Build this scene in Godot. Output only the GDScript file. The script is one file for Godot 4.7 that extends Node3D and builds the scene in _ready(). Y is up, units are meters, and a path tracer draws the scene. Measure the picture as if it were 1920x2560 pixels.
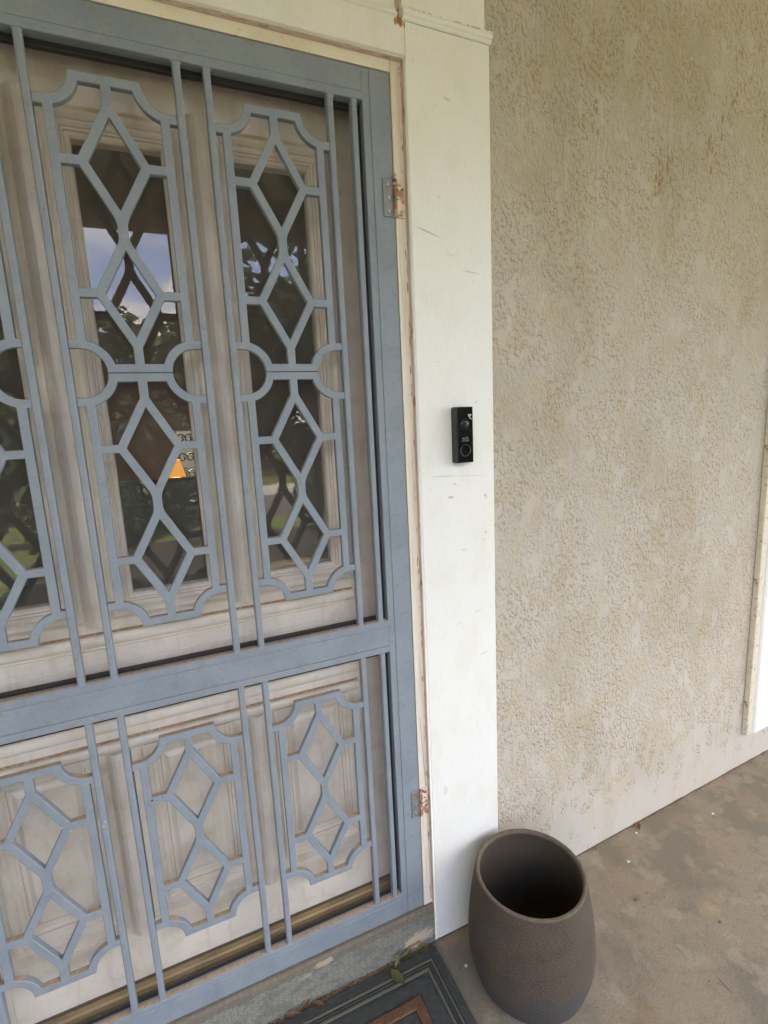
extends Node3D
# A porch: a grey steel security door with cut-out panels in front of a painted timber
# door, white casing, stucco wall, doorbell, planter and mat. Door face is z = 0, y = 0 is
# the bottom of the security door, metres.

const FLOOR := -0.12
var rng := RandomNumberGenerator.new()
var used := {}
var K := {}          # materials

# ------------------------------------------------------------------ naming helpers
func numbered(called: String) -> String:
	var n: int = used.get(called, 0)
	used[called] = n + 1
	return called if n == 0 else "%s_%03d" % [called, n]

func thing(called: String, label: String, category: String, at := Vector3.ZERO, group := "") -> Node3D:
	var o := Node3D.new()
	o.name = numbered(called)
	add_child(o)
	o.position = at
	tag(o, label, category, group)
	o.set_meta("kind", "thing")
	return o

func tag(o: Node, label: String, category: String, group := "") -> void:
	o.set_meta("label", label)
	o.set_meta("category", category)
	if group != "":
		o.set_meta("group", group)

func part(called: String, st: SurfaceTool, m: Material, parent: Node, at := Vector3.ZERO) -> MeshInstance3D:
	st.generate_normals()
	return put_mesh(called, st.commit(), m, parent, at)

func put_mesh(called: String, mesh: Mesh, m: Material, parent: Node, at := Vector3.ZERO) -> MeshInstance3D:
	var o := MeshInstance3D.new()
	o.name = numbered(called) if parent == self else called
	o.mesh = mesh
	o.material_override = m
	parent.add_child(o, true)
	o.position = at
	return o

func structure(called: String, st: SurfaceTool, m: Material) -> MeshInstance3D:
	var o := part(called, st, m, self)
	o.set_meta("kind", "structure")
	return o

# ------------------------------------------------------------------ shape helpers
func mb(smooth := false) -> SurfaceTool:
	var st := SurfaceTool.new()
	st.begin(Mesh.PRIMITIVE_TRIANGLES)
	st.set_smooth_group(0 if smooth else -1)
	return st

func uvof(p: Vector3, n: Vector3) -> Vector2:
	var a := n.abs()
	if a.z >= a.x and a.z >= a.y:
		return Vector2(p.x, -p.y)
	if a.y >= a.x:
		return Vector2(p.x, p.z)
	return Vector2(p.z, -p.y)

func tri(st: SurfaceTool, a: Vector3, b: Vector3, c: Vector3) -> void:
	var n := (a - c).cross(a - b)
	for p in [a, b, c]:
		st.set_uv(uvof(p, n))
		st.add_vertex(p)

func quad(st: SurfaceTool, a: Vector3, b: Vector3, c: Vector3, d: Vector3) -> void:
	tri(st, a, b, c)
	tri(st, a, c, d)

func hquad(st: SurfaceTool, a: Vector3, b: Vector3, c: Vector3, d: Vector3, hint: Vector3) -> void:
	if (a - c).cross(a - b).dot(hint) >= 0.0:
		quad(st, a, b, c, d)
	else:
		quad(st, a, d, c, b)

func bx(st: SurfaceTool, lo: Vector3, hi: Vector3, r := 0.0) -> void:
	if r <= 0.0:
		for k in 3:
			var i := (k + 1) % 3
			var j := (k + 2) % 3
			for s in [0, 1]:
				var q: Array[Vector3] = []
				for c in [[0, 0], [1, 0], [1, 1], [0, 1]]:
					var p := Vector3.ZERO
					p[k] = hi[k] if s else lo[k]
					p[i] = hi[i] if c[0] else lo[i]
					p[j] = hi[j] if c[1] else lo[j]
					q.append(p)
				var h := Vector3.ZERO
				h[k] = 1.0 if s else -1.0
				hquad(st, q[0], q[1], q[2], q[3], h)
		return
	var mid := (lo + hi) * 0.5
	var corner := func(sx: int, sy: int, sz: int, k: int) -> Vector3:
		var s := [sx, sy, sz]
		var p := Vector3.ZERO
		for a in 3:
			p[a] = (hi[a] if s[a] else lo[a]) + (0.0 if a == k else (-r if s[a] else r))
		return p
	for k in 3:
		var i := (k + 1) % 3
		var j := (k + 2) % 3
		for s in [0, 1]:
			var q: Array[Vector3] = []
			for c in [[0, 0], [1, 0], [1, 1], [0, 1]]:
				var t := [0, 0, 0]
				t[k] = s
				t[i] = c[0]
				t[j] = c[1]
				q.append(corner.call(t[0], t[1], t[2], k))
			hquad(st, q[0], q[1], q[2], q[3], (q[0] + q[2]) * 0.5 - mid)
		for ci in [0, 1]:       # edges along k
			for cj in [0, 1]:
				var t0 := [0, 0, 0]
				t0[i] = ci
				t0[j] = cj
				var t1 := t0.duplicate()
				t1[k] = 1
				var e0: Vector3 = corner.call(t0[0], t0[1], t0[2], i)
				var e1: Vector3 = corner.call(t1[0], t1[1], t1[2], i)
				var e2: Vector3 = corner.call(t1[0], t1[1], t1[2], j)
				var e3: Vector3 = corner.call(t0[0], t0[1], t0[2], j)
				var h := Vector3.ZERO
				h[i] = 1.0 if ci else -1.0
				h[j] = 1.0 if cj else -1.0
				hquad(st, e0, e1, e2, e3, h)
	for a in [0, 1]:
		for b in [0, 1]:
			for c in [0, 1]:
				var p0: Vector3 = corner.call(a, b, c, 0)
				var p1: Vector3 = corner.call(a, b, c, 1)
				var p2: Vector3 = corner.call(a, b, c, 2)
				if (p0 - p2).cross(p0 - p1).dot(p0 - mid) >= 0.0:
					tri(st, p0, p1, p2)
				else:
					tri(st, p0, p2, p1)

# section points (x, z) carried from y0 to y1
func extrude_y(st: SurfaceTool, sec: Array, y0: float, y1: float) -> void:
	var n := sec.size()
	var c := Vector2.ZERO
	for s in sec:
		c += s / n
	for i in n:
		var a: Vector2 = sec[i]
		var b: Vector2 = sec[(i + 1) % n]
		var out := ((a + b) * 0.5 - c)
		hquad(st, Vector3(a.x, y0, a.y), Vector3(b.x, y0, b.y), Vector3(b.x, y1, b.y), Vector3(a.x, y1, a.y), Vector3(out.x, 0, out.y))
		for y in [y0, y1]:
			tri(st, Vector3(c.x, y, c.y), Vector3(a.x, y, a.y), Vector3(b.x, y, b.y))

# section points (z, y) carried from x0 to x1, open line
func extrude_x(st: SurfaceTool, sec: Array, x0: float, x1: float, capped := true) -> void:
	for i in sec.size() - 1:
		var a: Vector2 = sec[i]
		var b: Vector2 = sec[i + 1]
		var e := b - a
		hquad(st, Vector3(x0, a.y, a.x), Vector3(x1, a.y, a.x), Vector3(x1, b.y, b.x), Vector3(x0, b.y, b.x), Vector3(0, e.x, -e.y) if false else Vector3(0, 0.2 * signf(-e.x), 1))
	if capped:
		var poly := PackedVector2Array(sec)
		var t := Geometry2D.triangulate_polygon(poly)
		for x in [x0, x1]:
			for k in range(0, t.size(), 3):
				var p0 := poly[t[k]]
				var p1 := poly[t[k + 1]]
				var p2 := poly[t[k + 2]]
				tri(st, Vector3(x, p0.y, p0.x), Vector3(x, p1.y, p1.x), Vector3(x, p2.y, p2.x))

func rounded(x0: float, x1: float, z0: float, z1: float, r: float, seg := 3) -> Array:
	var out := []
	for c in [[x1 - r, z1 - r, 0.0], [x0 + r, z1 - r, 0.5], [x0 + r, z0 + r, 1.0], [x1 - r, z0 + r, 1.5]]:
		for k in seg + 1:
			var t: float = PI * (c[2] + 0.5 * k / seg)
			out.append(Vector2(c[0] + r * cos(t), c[1] + r * sin(t)))
	return out

# picture-frame moulding: profile of [outward offset, z], round an opening
func frame_sweep(st: SurfaceTool, x0: float, x1: float, y0: float, y1: float, prof: Array) -> void:
	for i in prof.size() - 1:
		var o := []
		for k in 2:
			var d: float = prof[i + k][0]
			var z: float = prof[i + k][1]
			o.append([Vector3(x0 - d, y0 - d, z), Vector3(x1 + d, y0 - d, z), Vector3(x1 + d, y1 + d, z), Vector3(x0 - d, y1 + d, z)])
		for s in 4:
			quad(st, o[0][s], o[0][(s + 1) % 4], o[1][(s + 1) % 4], o[1][s])

func lathe(st: SurfaceTool, prof: Array, seg: int, wob := 0.0) -> void:
	for i in prof.size() - 1:
		for k in seg:
			var q := []
			for c in [[i, k], [i, k + 1], [i + 1, k + 1], [i + 1, k]]:
				var t := TAU * float(c[1] % seg) / seg
				var r: float = prof[c[0]].x * (1.0 + wob * sin(t * 3.0 + prof[c[0]].y * 9.0))
				q.append(Vector3(r * cos(t), prof[c[0]].y, r * sin(t)))
			if prof[i].x < 1e-5:
				tri(st, q[0], q[3], q[2])
			elif prof[i + 1].x < 1e-5:
				tri(st, q[0], q[2], q[1])
			else:
				quad(st, q[0], q[3], q[2], q[1])

func lathe_uv(st: SurfaceTool, prof: Array, seg: int, hgt: float) -> void:
	for i in prof.size() - 1:
		for k in seg:
			var q := []
			var uv := []
			for c in [[i, k], [i + 1, k], [i + 1, k + 1], [i, k + 1]]:
				var t := TAU * float(c[1] % seg) / seg
				q.append(Vector3(prof[c[0]].x * cos(t), prof[c[0]].y, prof[c[0]].x * sin(t)))
				uv.append(Vector2(float(c[1]) / seg, 1.0 - prof[c[0]].y / hgt))
			for o in [[0, 1, 2], [0, 2, 3]]:
				for j in o:
					st.set_uv(uv[j])
					st.add_vertex(q[j])

func tube(st: SurfaceTool, pts: Array, rad: Array, seg := 8) -> void:
	var rings := []
	for i in pts.size():
		var d: Vector3 = (pts[mini(i + 1, pts.size() - 1)] - pts[maxi(i - 1, 0)]).normalized()
		var u := d.cross(Vector3.RIGHT if absf(d.x) < 0.8 else Vector3.UP).normalized()
		var v := d.cross(u)
		var ring := []
		for k in seg:
			var t := TAU * k / seg
			ring.append(pts[i] + (u * cos(t) + v * sin(t)) * rad[i])
		rings.append(ring)
	for i in rings.size() - 1:
		for k in seg:
			quad(st, rings[i][k], rings[i][(k + 1) % seg], rings[i + 1][(k + 1) % seg], rings[i + 1][k])
	for e in [0, rings.size() - 1]:
		for k in seg:
			tri(st, pts[e], rings[e][k], rings[e][(k + 1) % seg])

# a plate with holes: loops[0] outline, the others holes; thickness t behind z = 0, chamfer b
func plate(st: SurfaceTool, loops: Array, t: float, b: float, step := 0.006) -> void:
	var dense := []
	for loop in loops:
		var d := PackedVector2Array()
		for i in loop.size():
			var p: Vector2 = loop[i]
			var q: Vector2 = loop[(i + 1) % loop.size()]
			var n := maxi(1, int(ceil(p.distance_to(q) / step)))
			for k in n:
				d.append(p.lerp(q, float(k) / n))
		dense.append(d)
	var all := PackedVector2Array()
	var insets := []
	for li in dense.size():
		var d: PackedVector2Array = dense[li]
		var ccw := 1.0 if not Geometry2D.is_polygon_clockwise(d) else -1.0
		var s := ccw * (1.0 if li == 0 else -1.0)        # inward = into the metal
		var ins := PackedVector2Array()
		var n := d.size()
		for i in n:
			var e0 := (d[i] - d[(i + n - 1) % n]).normalized()
			var e1 := (d[(i + 1) % n] - d[i]).normalized()
			var n0 := Vector2(-e0.y, e0.x) * s
			var n1 := Vector2(-e1.y, e1.x) * s
			var m := (n0 + n1).normalized()
			ins.append(d[i] + m * b / maxf(0.4, m.dot(n0)))
		insets.append(ins)
		all.append_array(ins)
	var t3 := Geometry2D.triangulate_delaunay(all)
	for k in range(0, t3.size(), 3):
		var p := all[t3[k]]
		var q := all[t3[k + 1]]
		var r := all[t3[k + 2]]
		var c := (p + q + r) / 3.0
		var inside := Geometry2D.is_point_in_polygon(c, insets[0])
		for li in range(1, insets.size()):
			if inside and Geometry2D.is_point_in_polygon(c, insets[li]):
				inside = false
		if inside:
			var a3 := Vector3(p.x, p.y, 0)
			var b3 := Vector3(q.x, q.y, 0)
			var c3 := Vector3(r.x, r.y, 0)
			if (a3 - c3).cross(a3 - b3).z >= 0.0:
				tri(st, a3, b3, c3)
			else:
				tri(st, a3, c3, b3)
			a3.z = -t
			b3.z = -t
			c3.z = -t
			if (a3 - c3).cross(a3 - b3).z <= 0.0:
				tri(st, a3, b3, c3)
			else:
				tri(st, a3, c3, b3)
	for li in dense.size():
		var d: PackedVector2Array = dense[li]
		var ins: PackedVector2Array = insets[li]
		var n := d.size()
		for i in n:
			var j := (i + 1) % n
			var out := Vector3(d[i].x - ins[i].x, d[i].y - ins[i].y, 0)
			hquad(st, Vector3(ins[i].x, ins[i].y, 0), Vector3(ins[j].x, ins[j].y, 0), Vector3(d[j].x, d[j].y, -b), Vector3(d[i].x, d[i].y, -b), out + Vector3(0, 0, 0.001))
			hquad(st, Vector3(d[i].x, d[i].y, -b), Vector3(d[j].x, d[j].y, -b), Vector3(d[j].x, d[j].y, -t + b), Vector3(d[i].x, d[i].y, -t + b), out)
			hquad(st, Vector3(d[i].x, d[i].y, -t + b), Vector3(d[j].x, d[j].y, -t + b), Vector3(ins[j].x, ins[j].y, -t), Vector3(ins[i].x, ins[i].y, -t), out - Vector3(0, 0, 0.001))

# ------------------------------------------------------------------ textures and materials
func noise_of(seed_: int, period: float, w: int, h: int, oct := 3, type := FastNoiseLite.TYPE_SIMPLEX_SMOOTH, ret := -1) -> PackedByteArray:
	var f := FastNoiseLite.new()
	f.seed = seed_
	f.noise_type = type
	f.frequency = 1.0 / period
	f.fractal_type = FastNoiseLite.FRACTAL_FBM if oct > 1 else FastNoiseLite.FRACTAL_NONE
	f.fractal_octaves = oct
	if ret >= 0:
		f.cellular_return_type = ret
	var im := f.get_image(w, h, false, false, true)
	im.convert(Image.FORMAT_L8)
	return im.get_data()

# stretched noise: made small along one axis, then resized
func noise_st(seed_: int, period: float, w: int, h: int, sx: float, sy: float, oct := 3) -> PackedByteArray:
	var f := FastNoiseLite.new()
	f.seed = seed_
	f.frequency = 1.0 / period
	f.noise_type = FastNoiseLite.TYPE_SIMPLEX_SMOOTH
	f.fractal_octaves = oct
	var im := f.get_image(maxi(8, int(w / sx)), maxi(8, int(h / sy)), false, false, true)
	im.convert(Image.FORMAT_L8)
	im.resize(w, h, Image.INTERPOLATE_CUBIC)
	return im.get_data()

func ramp(lo: float, hi: float, k: float) -> PackedInt32Array:
	var out := PackedInt32Array()
	for i in 256:
		out.append(int(256.0 * k * smoothstep(lo, hi, i / 255.0)))
	return out

# layers: [noise bytes, lo, hi, strength, Color]
func blend_tex(w: int, h: int, base: Color, layers: Array) -> Image:
	var d := PackedByteArray()
	d.resize(w * h * 3)
	var n := w * h
	var im0 := Image.create_empty(w, h, false, Image.FORMAT_RGB8)
	im0.fill(base)
	d = im0.get_data()
	for L in layers:
		var s: PackedByteArray = L[0]
		var lut := ramp(L[1], L[2], L[3])
		var c: Color = L[4]
		var cr := int(c.r * 255)
		var cg := int(c.g * 255)
		var cb := int(c.b * 255)
		for i in n:
			var a := lut[s[i]]
			if a > 0:
				var k := i * 3
				var b := 256 - a
				d[k] = (d[k] * b + cr * a) >> 8
				d[k + 1] = (d[k + 1] * b + cg * a) >> 8
				d[k + 2] = (d[k + 2] * b + cb * a) >> 8
	return Image.create_from_data(w, h, false, Image.FORMAT_RGB8, d)

func tex(im: Image) -> ImageTexture:
	return ImageTexture.create_from_image(im)

func grey_tex(d: PackedByteArray, w: int, h: int) -> ImageTexture:
	return tex(Image.create_from_data(w, h, false, Image.FORMAT_L8, d))

func mat(r: float, g: float, b: float, rough := 0.8, metal := 0.0) -> StandardMaterial3D:
	var m := StandardMaterial3D.new()
	m.albedo_color = Color(r, g, b).linear_to_srgb()
	m.roughness = rough
	m.metallic = metal
	return m

func tmat(im: Image, rough: float, scale: Vector3, bump: ImageTexture = null, bump_cm := 0.0, triplanar := true) -> StandardMaterial3D:
	var m := StandardMaterial3D.new()
	m.albedo_texture = tex(im)
	m.roughness = rough
	m.uv1_scale = scale
	m.uv1_triplanar = triplanar
	m.uv1_world_triplanar = triplanar
	if bump:
		m.heightmap_enabled = true
		m.heightmap_texture = bump
		m.heightmap_scale = bump_cm
	return m

func c255(r: int, g: int, b: int) -> Color:
	return Color8(r, g, b)

# a soft-edged stroke on an image, in pixels
func stroke(im: Image, a: Vector2, b: Vector2, wid: float, c: Color, k: float) -> void:
	var n := maxi(2, int(a.distance_to(b)))
	for i in n + 1:
		var t := float(i) / n
		var p := a.lerp(b, t)
		var wv := wid * (0.35 + 0.65 * sin(PI * t))
		for y in range(int(p.y - wv - 1), int(p.y + wv + 2)):
			for x in range(int(p.x - wv - 1), int(p.x + wv + 2)):
				if x < 0 or y < 0 or x >= im.get_width() or y >= im.get_height():
					continue
				var f := clampf(wv - Vector2(x, y).distance_to(p) + 0.5, 0, 1) * k
				if f > 0.0:
					im.set_pixel(x, y, im.get_pixel(x, y).lerp(c, f * 0.6))

func blotch(im: Image, p: Vector2, rx: float, ry: float, c: Color, k: float, ns: FastNoiseLite, core := 0.72) -> void:
	for y in range(int(p.y - ry * 1.6), int(p.y + ry * 1.6)):
		for x in range(int(p.x - rx * 1.6), int(p.x + rx * 1.6)):
			if x < 0 or y < 0 or x >= im.get_width() or y >= im.get_height():
				continue
			var e := Vector2((x - p.x) / rx, (y - p.y) / ry).length() + 0.45 * ns.get_noise_2d(x * 1.0, y * 1.0) + 0.2 * ns.get_noise_2d(x * 4.0, y * 4.0)
			var f := smoothstep(1.0, core, e) * k
			if f > 0.0:
				im.set_pixel(x, y, im.get_pixel(x, y).lerp(c, f))

func materials() -> void:
	# --- grey-blue paint on steel
	var n1 := noise_of(11, 120, 512, 512, 4)
	var n2 := noise_of(12, 9, 512, 512, 2)
	var n3 := noise_of(13, 40, 512, 512, 4)
	var im := blend_tex(512, 512, c255(136, 144, 151), [[n1, 0.35, 0.8, 0.55, c255(124, 133, 142)], [n3, 0.62, 0.85, 0.45, c255(146, 147, 145)], [n2, 0.55, 0.95, 0.25, c255(108, 114, 119)], [n3, 0.30, 0.12, 0.45, c255(130, 125, 117)]])
	K.steel = tmat(im, 0.5, Vector3(1.6, 1.6, 1.6), grey_tex(n2, 512, 512), 0.012)
	K.steel.metallic_specular = 0.45
	# --- dusty ledge
	im = blend_tex(256, 256, c255(172, 146, 118), [[noise_of(21, 20, 256, 256, 4), 0.4, 0.8, 0.6, c255(140, 116, 92)], [noise_of(22, 6, 256, 256, 2), 0.5, 0.9, 0.5, c255(186, 168, 148)]])
	K.dust = tmat(im, 0.95, Vector3(5, 5, 5))
	K.gasket = mat(0.018, 0.013, 0.011, 0.6)
	K.gasket2 = mat(0.05, 0.037, 0.03, 0.7)
	# --- insect screen
	K.screen = StandardMaterial3D.new()
	K.screen.albedo_color = Color(0.56, 0.51, 0.45, 0.12)
	K.screen.transparency = BaseMaterial3D.TRANSPARENCY_ALPHA
	K.screen.roughness = 0.9
	K.screen.metallic_specular = 0.2
	# --- off-white door paint with grime
	n1 = noise_of(31, 90, 512, 512, 4)
	n2 = noise_of(32, 14, 512, 512, 3)
	n3 = noise_st(33, 40, 512, 512, 1.0, 6.0, 3)
	im = blend_tex(512, 512, c255(223, 213, 199), [[n1, 0.5, 0.9, 0.35, c255(204, 186, 164)], [n3, 0.6, 0.92, 0.22, c255(186, 164, 138)], [n2, 0.72, 0.97, 0.3, c255(160, 134, 106)], [n1, 0.3, 0.1, 0.4, c255(230, 222, 210)]])
	K.timber = tmat(im, 0.38, Vector3(2.2, 2.2, 2.2), grey_tex(n2, 512, 512), 0.02)
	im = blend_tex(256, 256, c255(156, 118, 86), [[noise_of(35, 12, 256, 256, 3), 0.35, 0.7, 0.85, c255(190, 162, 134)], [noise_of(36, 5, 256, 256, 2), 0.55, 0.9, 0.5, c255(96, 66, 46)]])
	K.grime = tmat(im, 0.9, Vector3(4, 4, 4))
	# --- glass
	im = blend_tex(256, 256, c255(96, 68, 58), [[noise_of(37, 14, 256, 256, 3), 0.4, 0.75, 0.8, c255(128, 92, 76)]])
	K.joint = tmat(im, 0.9, Vector3(4, 4, 4))
	K.glass = StandardMaterial3D.new()
	K.glass.albedo_color = Color(0.9, 0.93, 0.9, 0.03)
	K.glass.transparency = BaseMaterial3D.TRANSPARENCY_ALPHA
	K.glass.roughness = 0.0
	# --- brass sill
	im = blend_tex(256, 256, c255(148, 124, 82), [[noise_st(41, 30, 256, 256, 4.0, 1.0, 3), 0.4, 0.85, 0.65, c255(104, 82, 54)], [noise_of(42, 10, 256, 256, 3), 0.6, 0.9, 0.4, c255(178, 154, 106)]])
	K.brass = tmat(im, 0.42, Vector3(3, 3, 3), grey_tex(noise_of(42, 10, 256, 256, 3), 256, 256), 0.02)
	K.brass.metallic = 0.25
	# --- crackled painted sill
	var cw := 1024
	var ch := 256
	var f := FastNoiseLite.new()
	f.seed = 51
	f.noise_type = FastNoiseLite.TYPE_CELLULAR
	f.frequency = 1.0 / 14.0
	f.cellular_distance_function = FastNoiseLite.DISTANCE_MANHATTAN
	f.cellular_return_type = FastNoiseLite.RETURN_DISTANCE2_SUB
	f.cellular_jitter = 0.62
	var cim := f.get_image(cw, ch, false, false, true)
	cim.convert(Image.FORMAT_L8)
	var cells := cim.get_data()
	im = blend_tex(cw, ch, c255(136, 133, 121), [[noise_of(52, 60, cw, ch, 4), 0.4, 0.75, 0.7, c255(110, 110, 101)], [noise_of(53, 26, cw, ch, 4), 0.58, 0.8, 0.6, c255(140, 132, 116)], [noise_of(54, 8, cw, ch, 2), 0.6, 0.9, 0.35, c255(88, 86, 78)], [cells, 0.30, 0.08, 0.75, c255(80, 80, 72)]])
	var bn := FastNoiseLite.new()
	bn.seed = 5
	bn.frequency = 0.05
	# 1.13 m wide, 0.14 m high: the brown bare band along the top, chips and bare plaster
	for x in range(0, cw):
		var top := 52 + int(14.0 * bn.get_noise_1d(x * 0.6) + 9.0 * bn.get_noise_1d(x * 2.3))
		for y in top:
			var kk := clampf(0.75 + bn.get_noise_2d(x * 1.5, y * 1.5), 0.2, 0.9) * clampf((top - y) / 5.0, 0, 1)
			im.set_pixel(x, y, im.get_pixel(x, y).lerp(c255(112, 101, 84), kk))
	blotch(im, Vector2(975, 158), 46, 44, c255(186, 172, 152), 0.95, bn)
	blotch(im, Vector2(962, 178), 22, 10, c255(140, 96, 66), 0.8, bn)
	blotch(im, Vector2(733, 40), 26, 18, c255(178, 160, 132), 0.9, bn)
	blotch(im, Vector2(690, 66), 14, 10, c255(158, 150, 130), 0.8, bn)
	blotch(im, Vector2(420, 60), 20, 12, c255(168, 154, 130), 0.8, bn)
	K.sill = tmat(im, 0.85, Vector3(1.0 / 1.13, 1.0 / 0.14, 1), grey_tex(cells, cw, ch), 0.08, false)
	K.sill.uv1_offset = Vector3(1.1 / 1.13, 0.0, 0)
	# --- white casing paint
	var pw := 512
	var ph := 2048
	n1 = noise_of(61, 160, pw, ph, 4)
	n2 = noise_of(62, 20, pw, ph, 3)
	im = blend_tex(pw, ph, c255(231, 229, 222), [[n1, 0.5, 0.85, 0.35, c255(224, 219, 203)], [n2, 0.62, 0.95, 0.25, c255(214, 208, 196)], [n1, 0.32, 0.1, 0.35, c255(234, 234, 232)], [noise_st(66, 5, pw, ph, 1.0, 14.0, 2), 0.6, 0.95, 0.16, c255(208, 203, 192)]])
	# the board in metres: x from -0.05 over 0.36, y from 2.35 down over 2.5
	var at := func(x: float, y: float) -> Vector2: return Vector2((x + 0.05) / 0.36 * pw, (2.35 - y) / 2.5 * ph)
	var scuffs := [[0.05, 2.0594, 0.0471, 2.0512, 1.4, 0.9], [0.1182, 2.002, 0.1385, 1.9959, 1.6, 1.0], [0.0913, 1.9729, 0.0916, 1.9709, 1.6, 0.9], [0.0382, 1.7368, 0.1041, 1.7184, 1.7, 0.95], [0.0988, 1.8024, 0.107, 1.8, 1.4, 0.5], [0.1125, 1.6875, 0.1459, 1.6823, 1.3, 0.35], [0.1586, 1.6537, 0.2073, 1.6478, 1.6, 0.6], [0.117, 1.1655, 0.1321, 1.1575, 1.6, 0.7], [0.1027, 1.1301, 0.1217, 1.1293, 3.0, 0.45], [0.2082, 1.1238, 0.216, 1.127, 2.6, 0.9], [0.211, 1.117, 0.2175, 1.121, 2.0, 0.7], [0.2248, 1.078, 0.226, 1.0762, 2.2, 0.5], [0.2086, 1.028, 0.2169, 1.0325, 2.0, 0.8], [0.2032, 1.0105, 0.2075, 1.0122, 1.8, 0.8], [0.1354, 0.9944, 0.1572, 0.9921, 1.4, 0.5], [0.1859, 1.3547, 0.1934, 1.356, 1.5, 0.9], [0.062, 1.1843, 0.13, 1.1812, 1.6, 0.45], [0.125, 1.1814, 0.2206, 1.1738, 1.2, 0.4], [0.17, 0.82, 0.20, 0.825, 1.2, 0.7], [0.12, 0.80, 0.14, 0.802, 1.2, 0.4], [0.19, 0.70, 0.215, 0.705, 1.3, 0.6], [0.08, 1.45, 0.095, 1.449, 1.2, 0.35], [0.2, 1.5, 0.21, 1.497, 1.3, 0.45], [0.06, 0.62, 0.064, 0.60, 1.3, 0.4]]
	for s in scuffs:
		stroke(im, at.call(s[0], s[1]), at.call(s[2], s[3]), s[4] * 0.85, c255(136, 130, 122), s[5] * 0.42)
	blotch(im, at.call(0.0735, 0.338), 9, 12, c255(214, 206, 202), 0.7, bn)
	for i in 26:
		var p: Vector2 = at.call(rng.randf_range(0.035, 0.24), rng.randf_range(-0.1, 2.1))
		stroke(im, p, p + Vector2(rng.randf_range(-4, 4), rng.randf_range(-3, 3)), rng.randf_range(0.5, 1.0), c255(160, 152, 140), rng.randf_range(0.1, 0.4))
	# rust and dirt where the trims meet
	for i in 26:
		var p: Vector2 = at.call(rng.randf_range(0.03, 0.235), 2.1455 + rng.randf_range(-0.001, 0.002))
		blotch(im, p, rng.randf_range(3, 9), rng.randf_range(1.5, 3.5), c255(160, 118, 78), rng.randf_range(0.3, 0.75), bn)
	for i in 14:
		var p: Vector2 = at.call(0.022 + rng.randf_range(-0.012, 0.004), 2.122 + rng.randf_range(-0.004, 0.008))
		blotch(im, p, rng.randf_range(3, 8), rng.randf_range(3, 7), c255(150, 96, 52), rng.randf_range(0.4, 0.85), bn)
	stroke(im, at.call(0.025, 2.118), at.call(0.0255, 2.064), 0.9, c255(196, 184, 160), 0.8)
	K.casing = tmat(im, 0.45, Vector3(1.0 / 0.36, 1.0 / 2.5, 1), grey_tex(n2, pw, ph), 0.01, false)
	K.casing.uv1_offset = Vector3(0.05 / 0.36, 2.35 / 2.5, 0)
	# --- jamb paint: streaked, with rust along the inner corner (x 0..0.03, mapped 0.06 m wide)
	im = blend_tex(256, 2048, c255(229, 219, 203), [[noise_st(71, 40, 256, 2048, 1.0, 8.0, 3), 0.5, 0.85, 0.6, c255(206, 190, 162)], [noise_of(72, 12, 256, 2048, 3), 0.66, 0.95, 0.4, c255(180, 150, 116)]])
	for i in 70:
		var y := rng.randf_range(20, 2030)
		var edge := 256.0 * (0.023 + rng.randf_range(-0.002, 0.0018)) / 0.06
		blotch(im, Vector2(edge, y), rng.randf_range(2, 6), rng.randf_range(4, 13), c255(160, 92, 60), rng.randf_range(0.4, 0.9), bn)
	K.jamb = tmat(im, 0.5, Vector3(1.0 / 0.06, 1.0 / 2.2, 1), null, 0, false)
	K.jamb.uv1_offset = Vector3(0, 2.1 / 2.2, 0)
	im = blend_tex(128, 1024, c255(206, 190, 172), [[noise_st(73, 20, 128, 1024, 1.0, 6.0, 3), 0.5, 0.85, 0.5, c255(182, 158, 134)], [noise_of(74, 30, 128, 1024, 3), 0.68, 0.85, 0.7, c255(150, 92, 62)]])
	K.return_paint = tmat(im, 0.6, Vector3(4, 0.5, 4))
	im = blend_tex(512, 512, c255(226, 217, 196), [[noise_of(64, 120, 512, 512, 4), 0.5, 0.85, 0.5, c255(212, 198, 168)], [noise_of(65, 16, 512, 512, 3), 0.7, 0.95, 0.4, c255(186, 156, 120)]])
	K.head = tmat(im, 0.5, Vector3(1.5, 1.5, 1.5))
	# --- hinge steel and rust
	im = blend_tex(256, 256, c255(226, 208, 188), [[noise_of(75, 60, 256, 256, 3), 0.6, 0.74, 0.85, c255(170, 108, 66)], [noise_of(76, 46, 256, 256, 3), 0.72, 0.8, 0.9, c255(84, 54, 40)]])
	K.rust_leaf = tmat(im, 0.7, Vector3(6, 6, 6), grey_tex(noise_of(75, 34, 256, 256, 4), 256, 256), 0.05)
	im = blend_tex(256, 256, c255(166, 122, 88), [[noise_of(77, 60, 256, 256, 3), 0.5, 0.7, 0.85, c255(104, 62, 40)], [noise_of(78, 44, 256, 256, 3), 0.6, 0.74, 0.9, c255(222, 194, 164)]])
	K.rust = tmat(im, 0.75, Vector3(9, 9, 9))
	im = blend_tex(256, 256, c255(146, 148, 146), [[noise_of(79, 40, 256, 256, 4), 0.5, 0.8, 0.6, c255(120, 120, 116)]])
	K.zinc = tmat(im, 0.4, Vector3(6, 6, 6))
	K.zinc.metallic = 0.35
	K.screw = mat(0.5, 0.46, 0.40, 0.3, 0.7)
	# --- stucco
	stucco()
	# --- concrete floor, 2.6 x 1.6 m from x -0.9, z -0.2
	concrete()
	# --- doorbell
	K.bell_body = mat(0.016, 0.017, 0.018, 0.42)
	K.bell_face = mat(0.004, 0.004, 0.006, 0.06)
	K.bell_lens = mat(0.003, 0.004, 0.005, 0.3)
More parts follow.
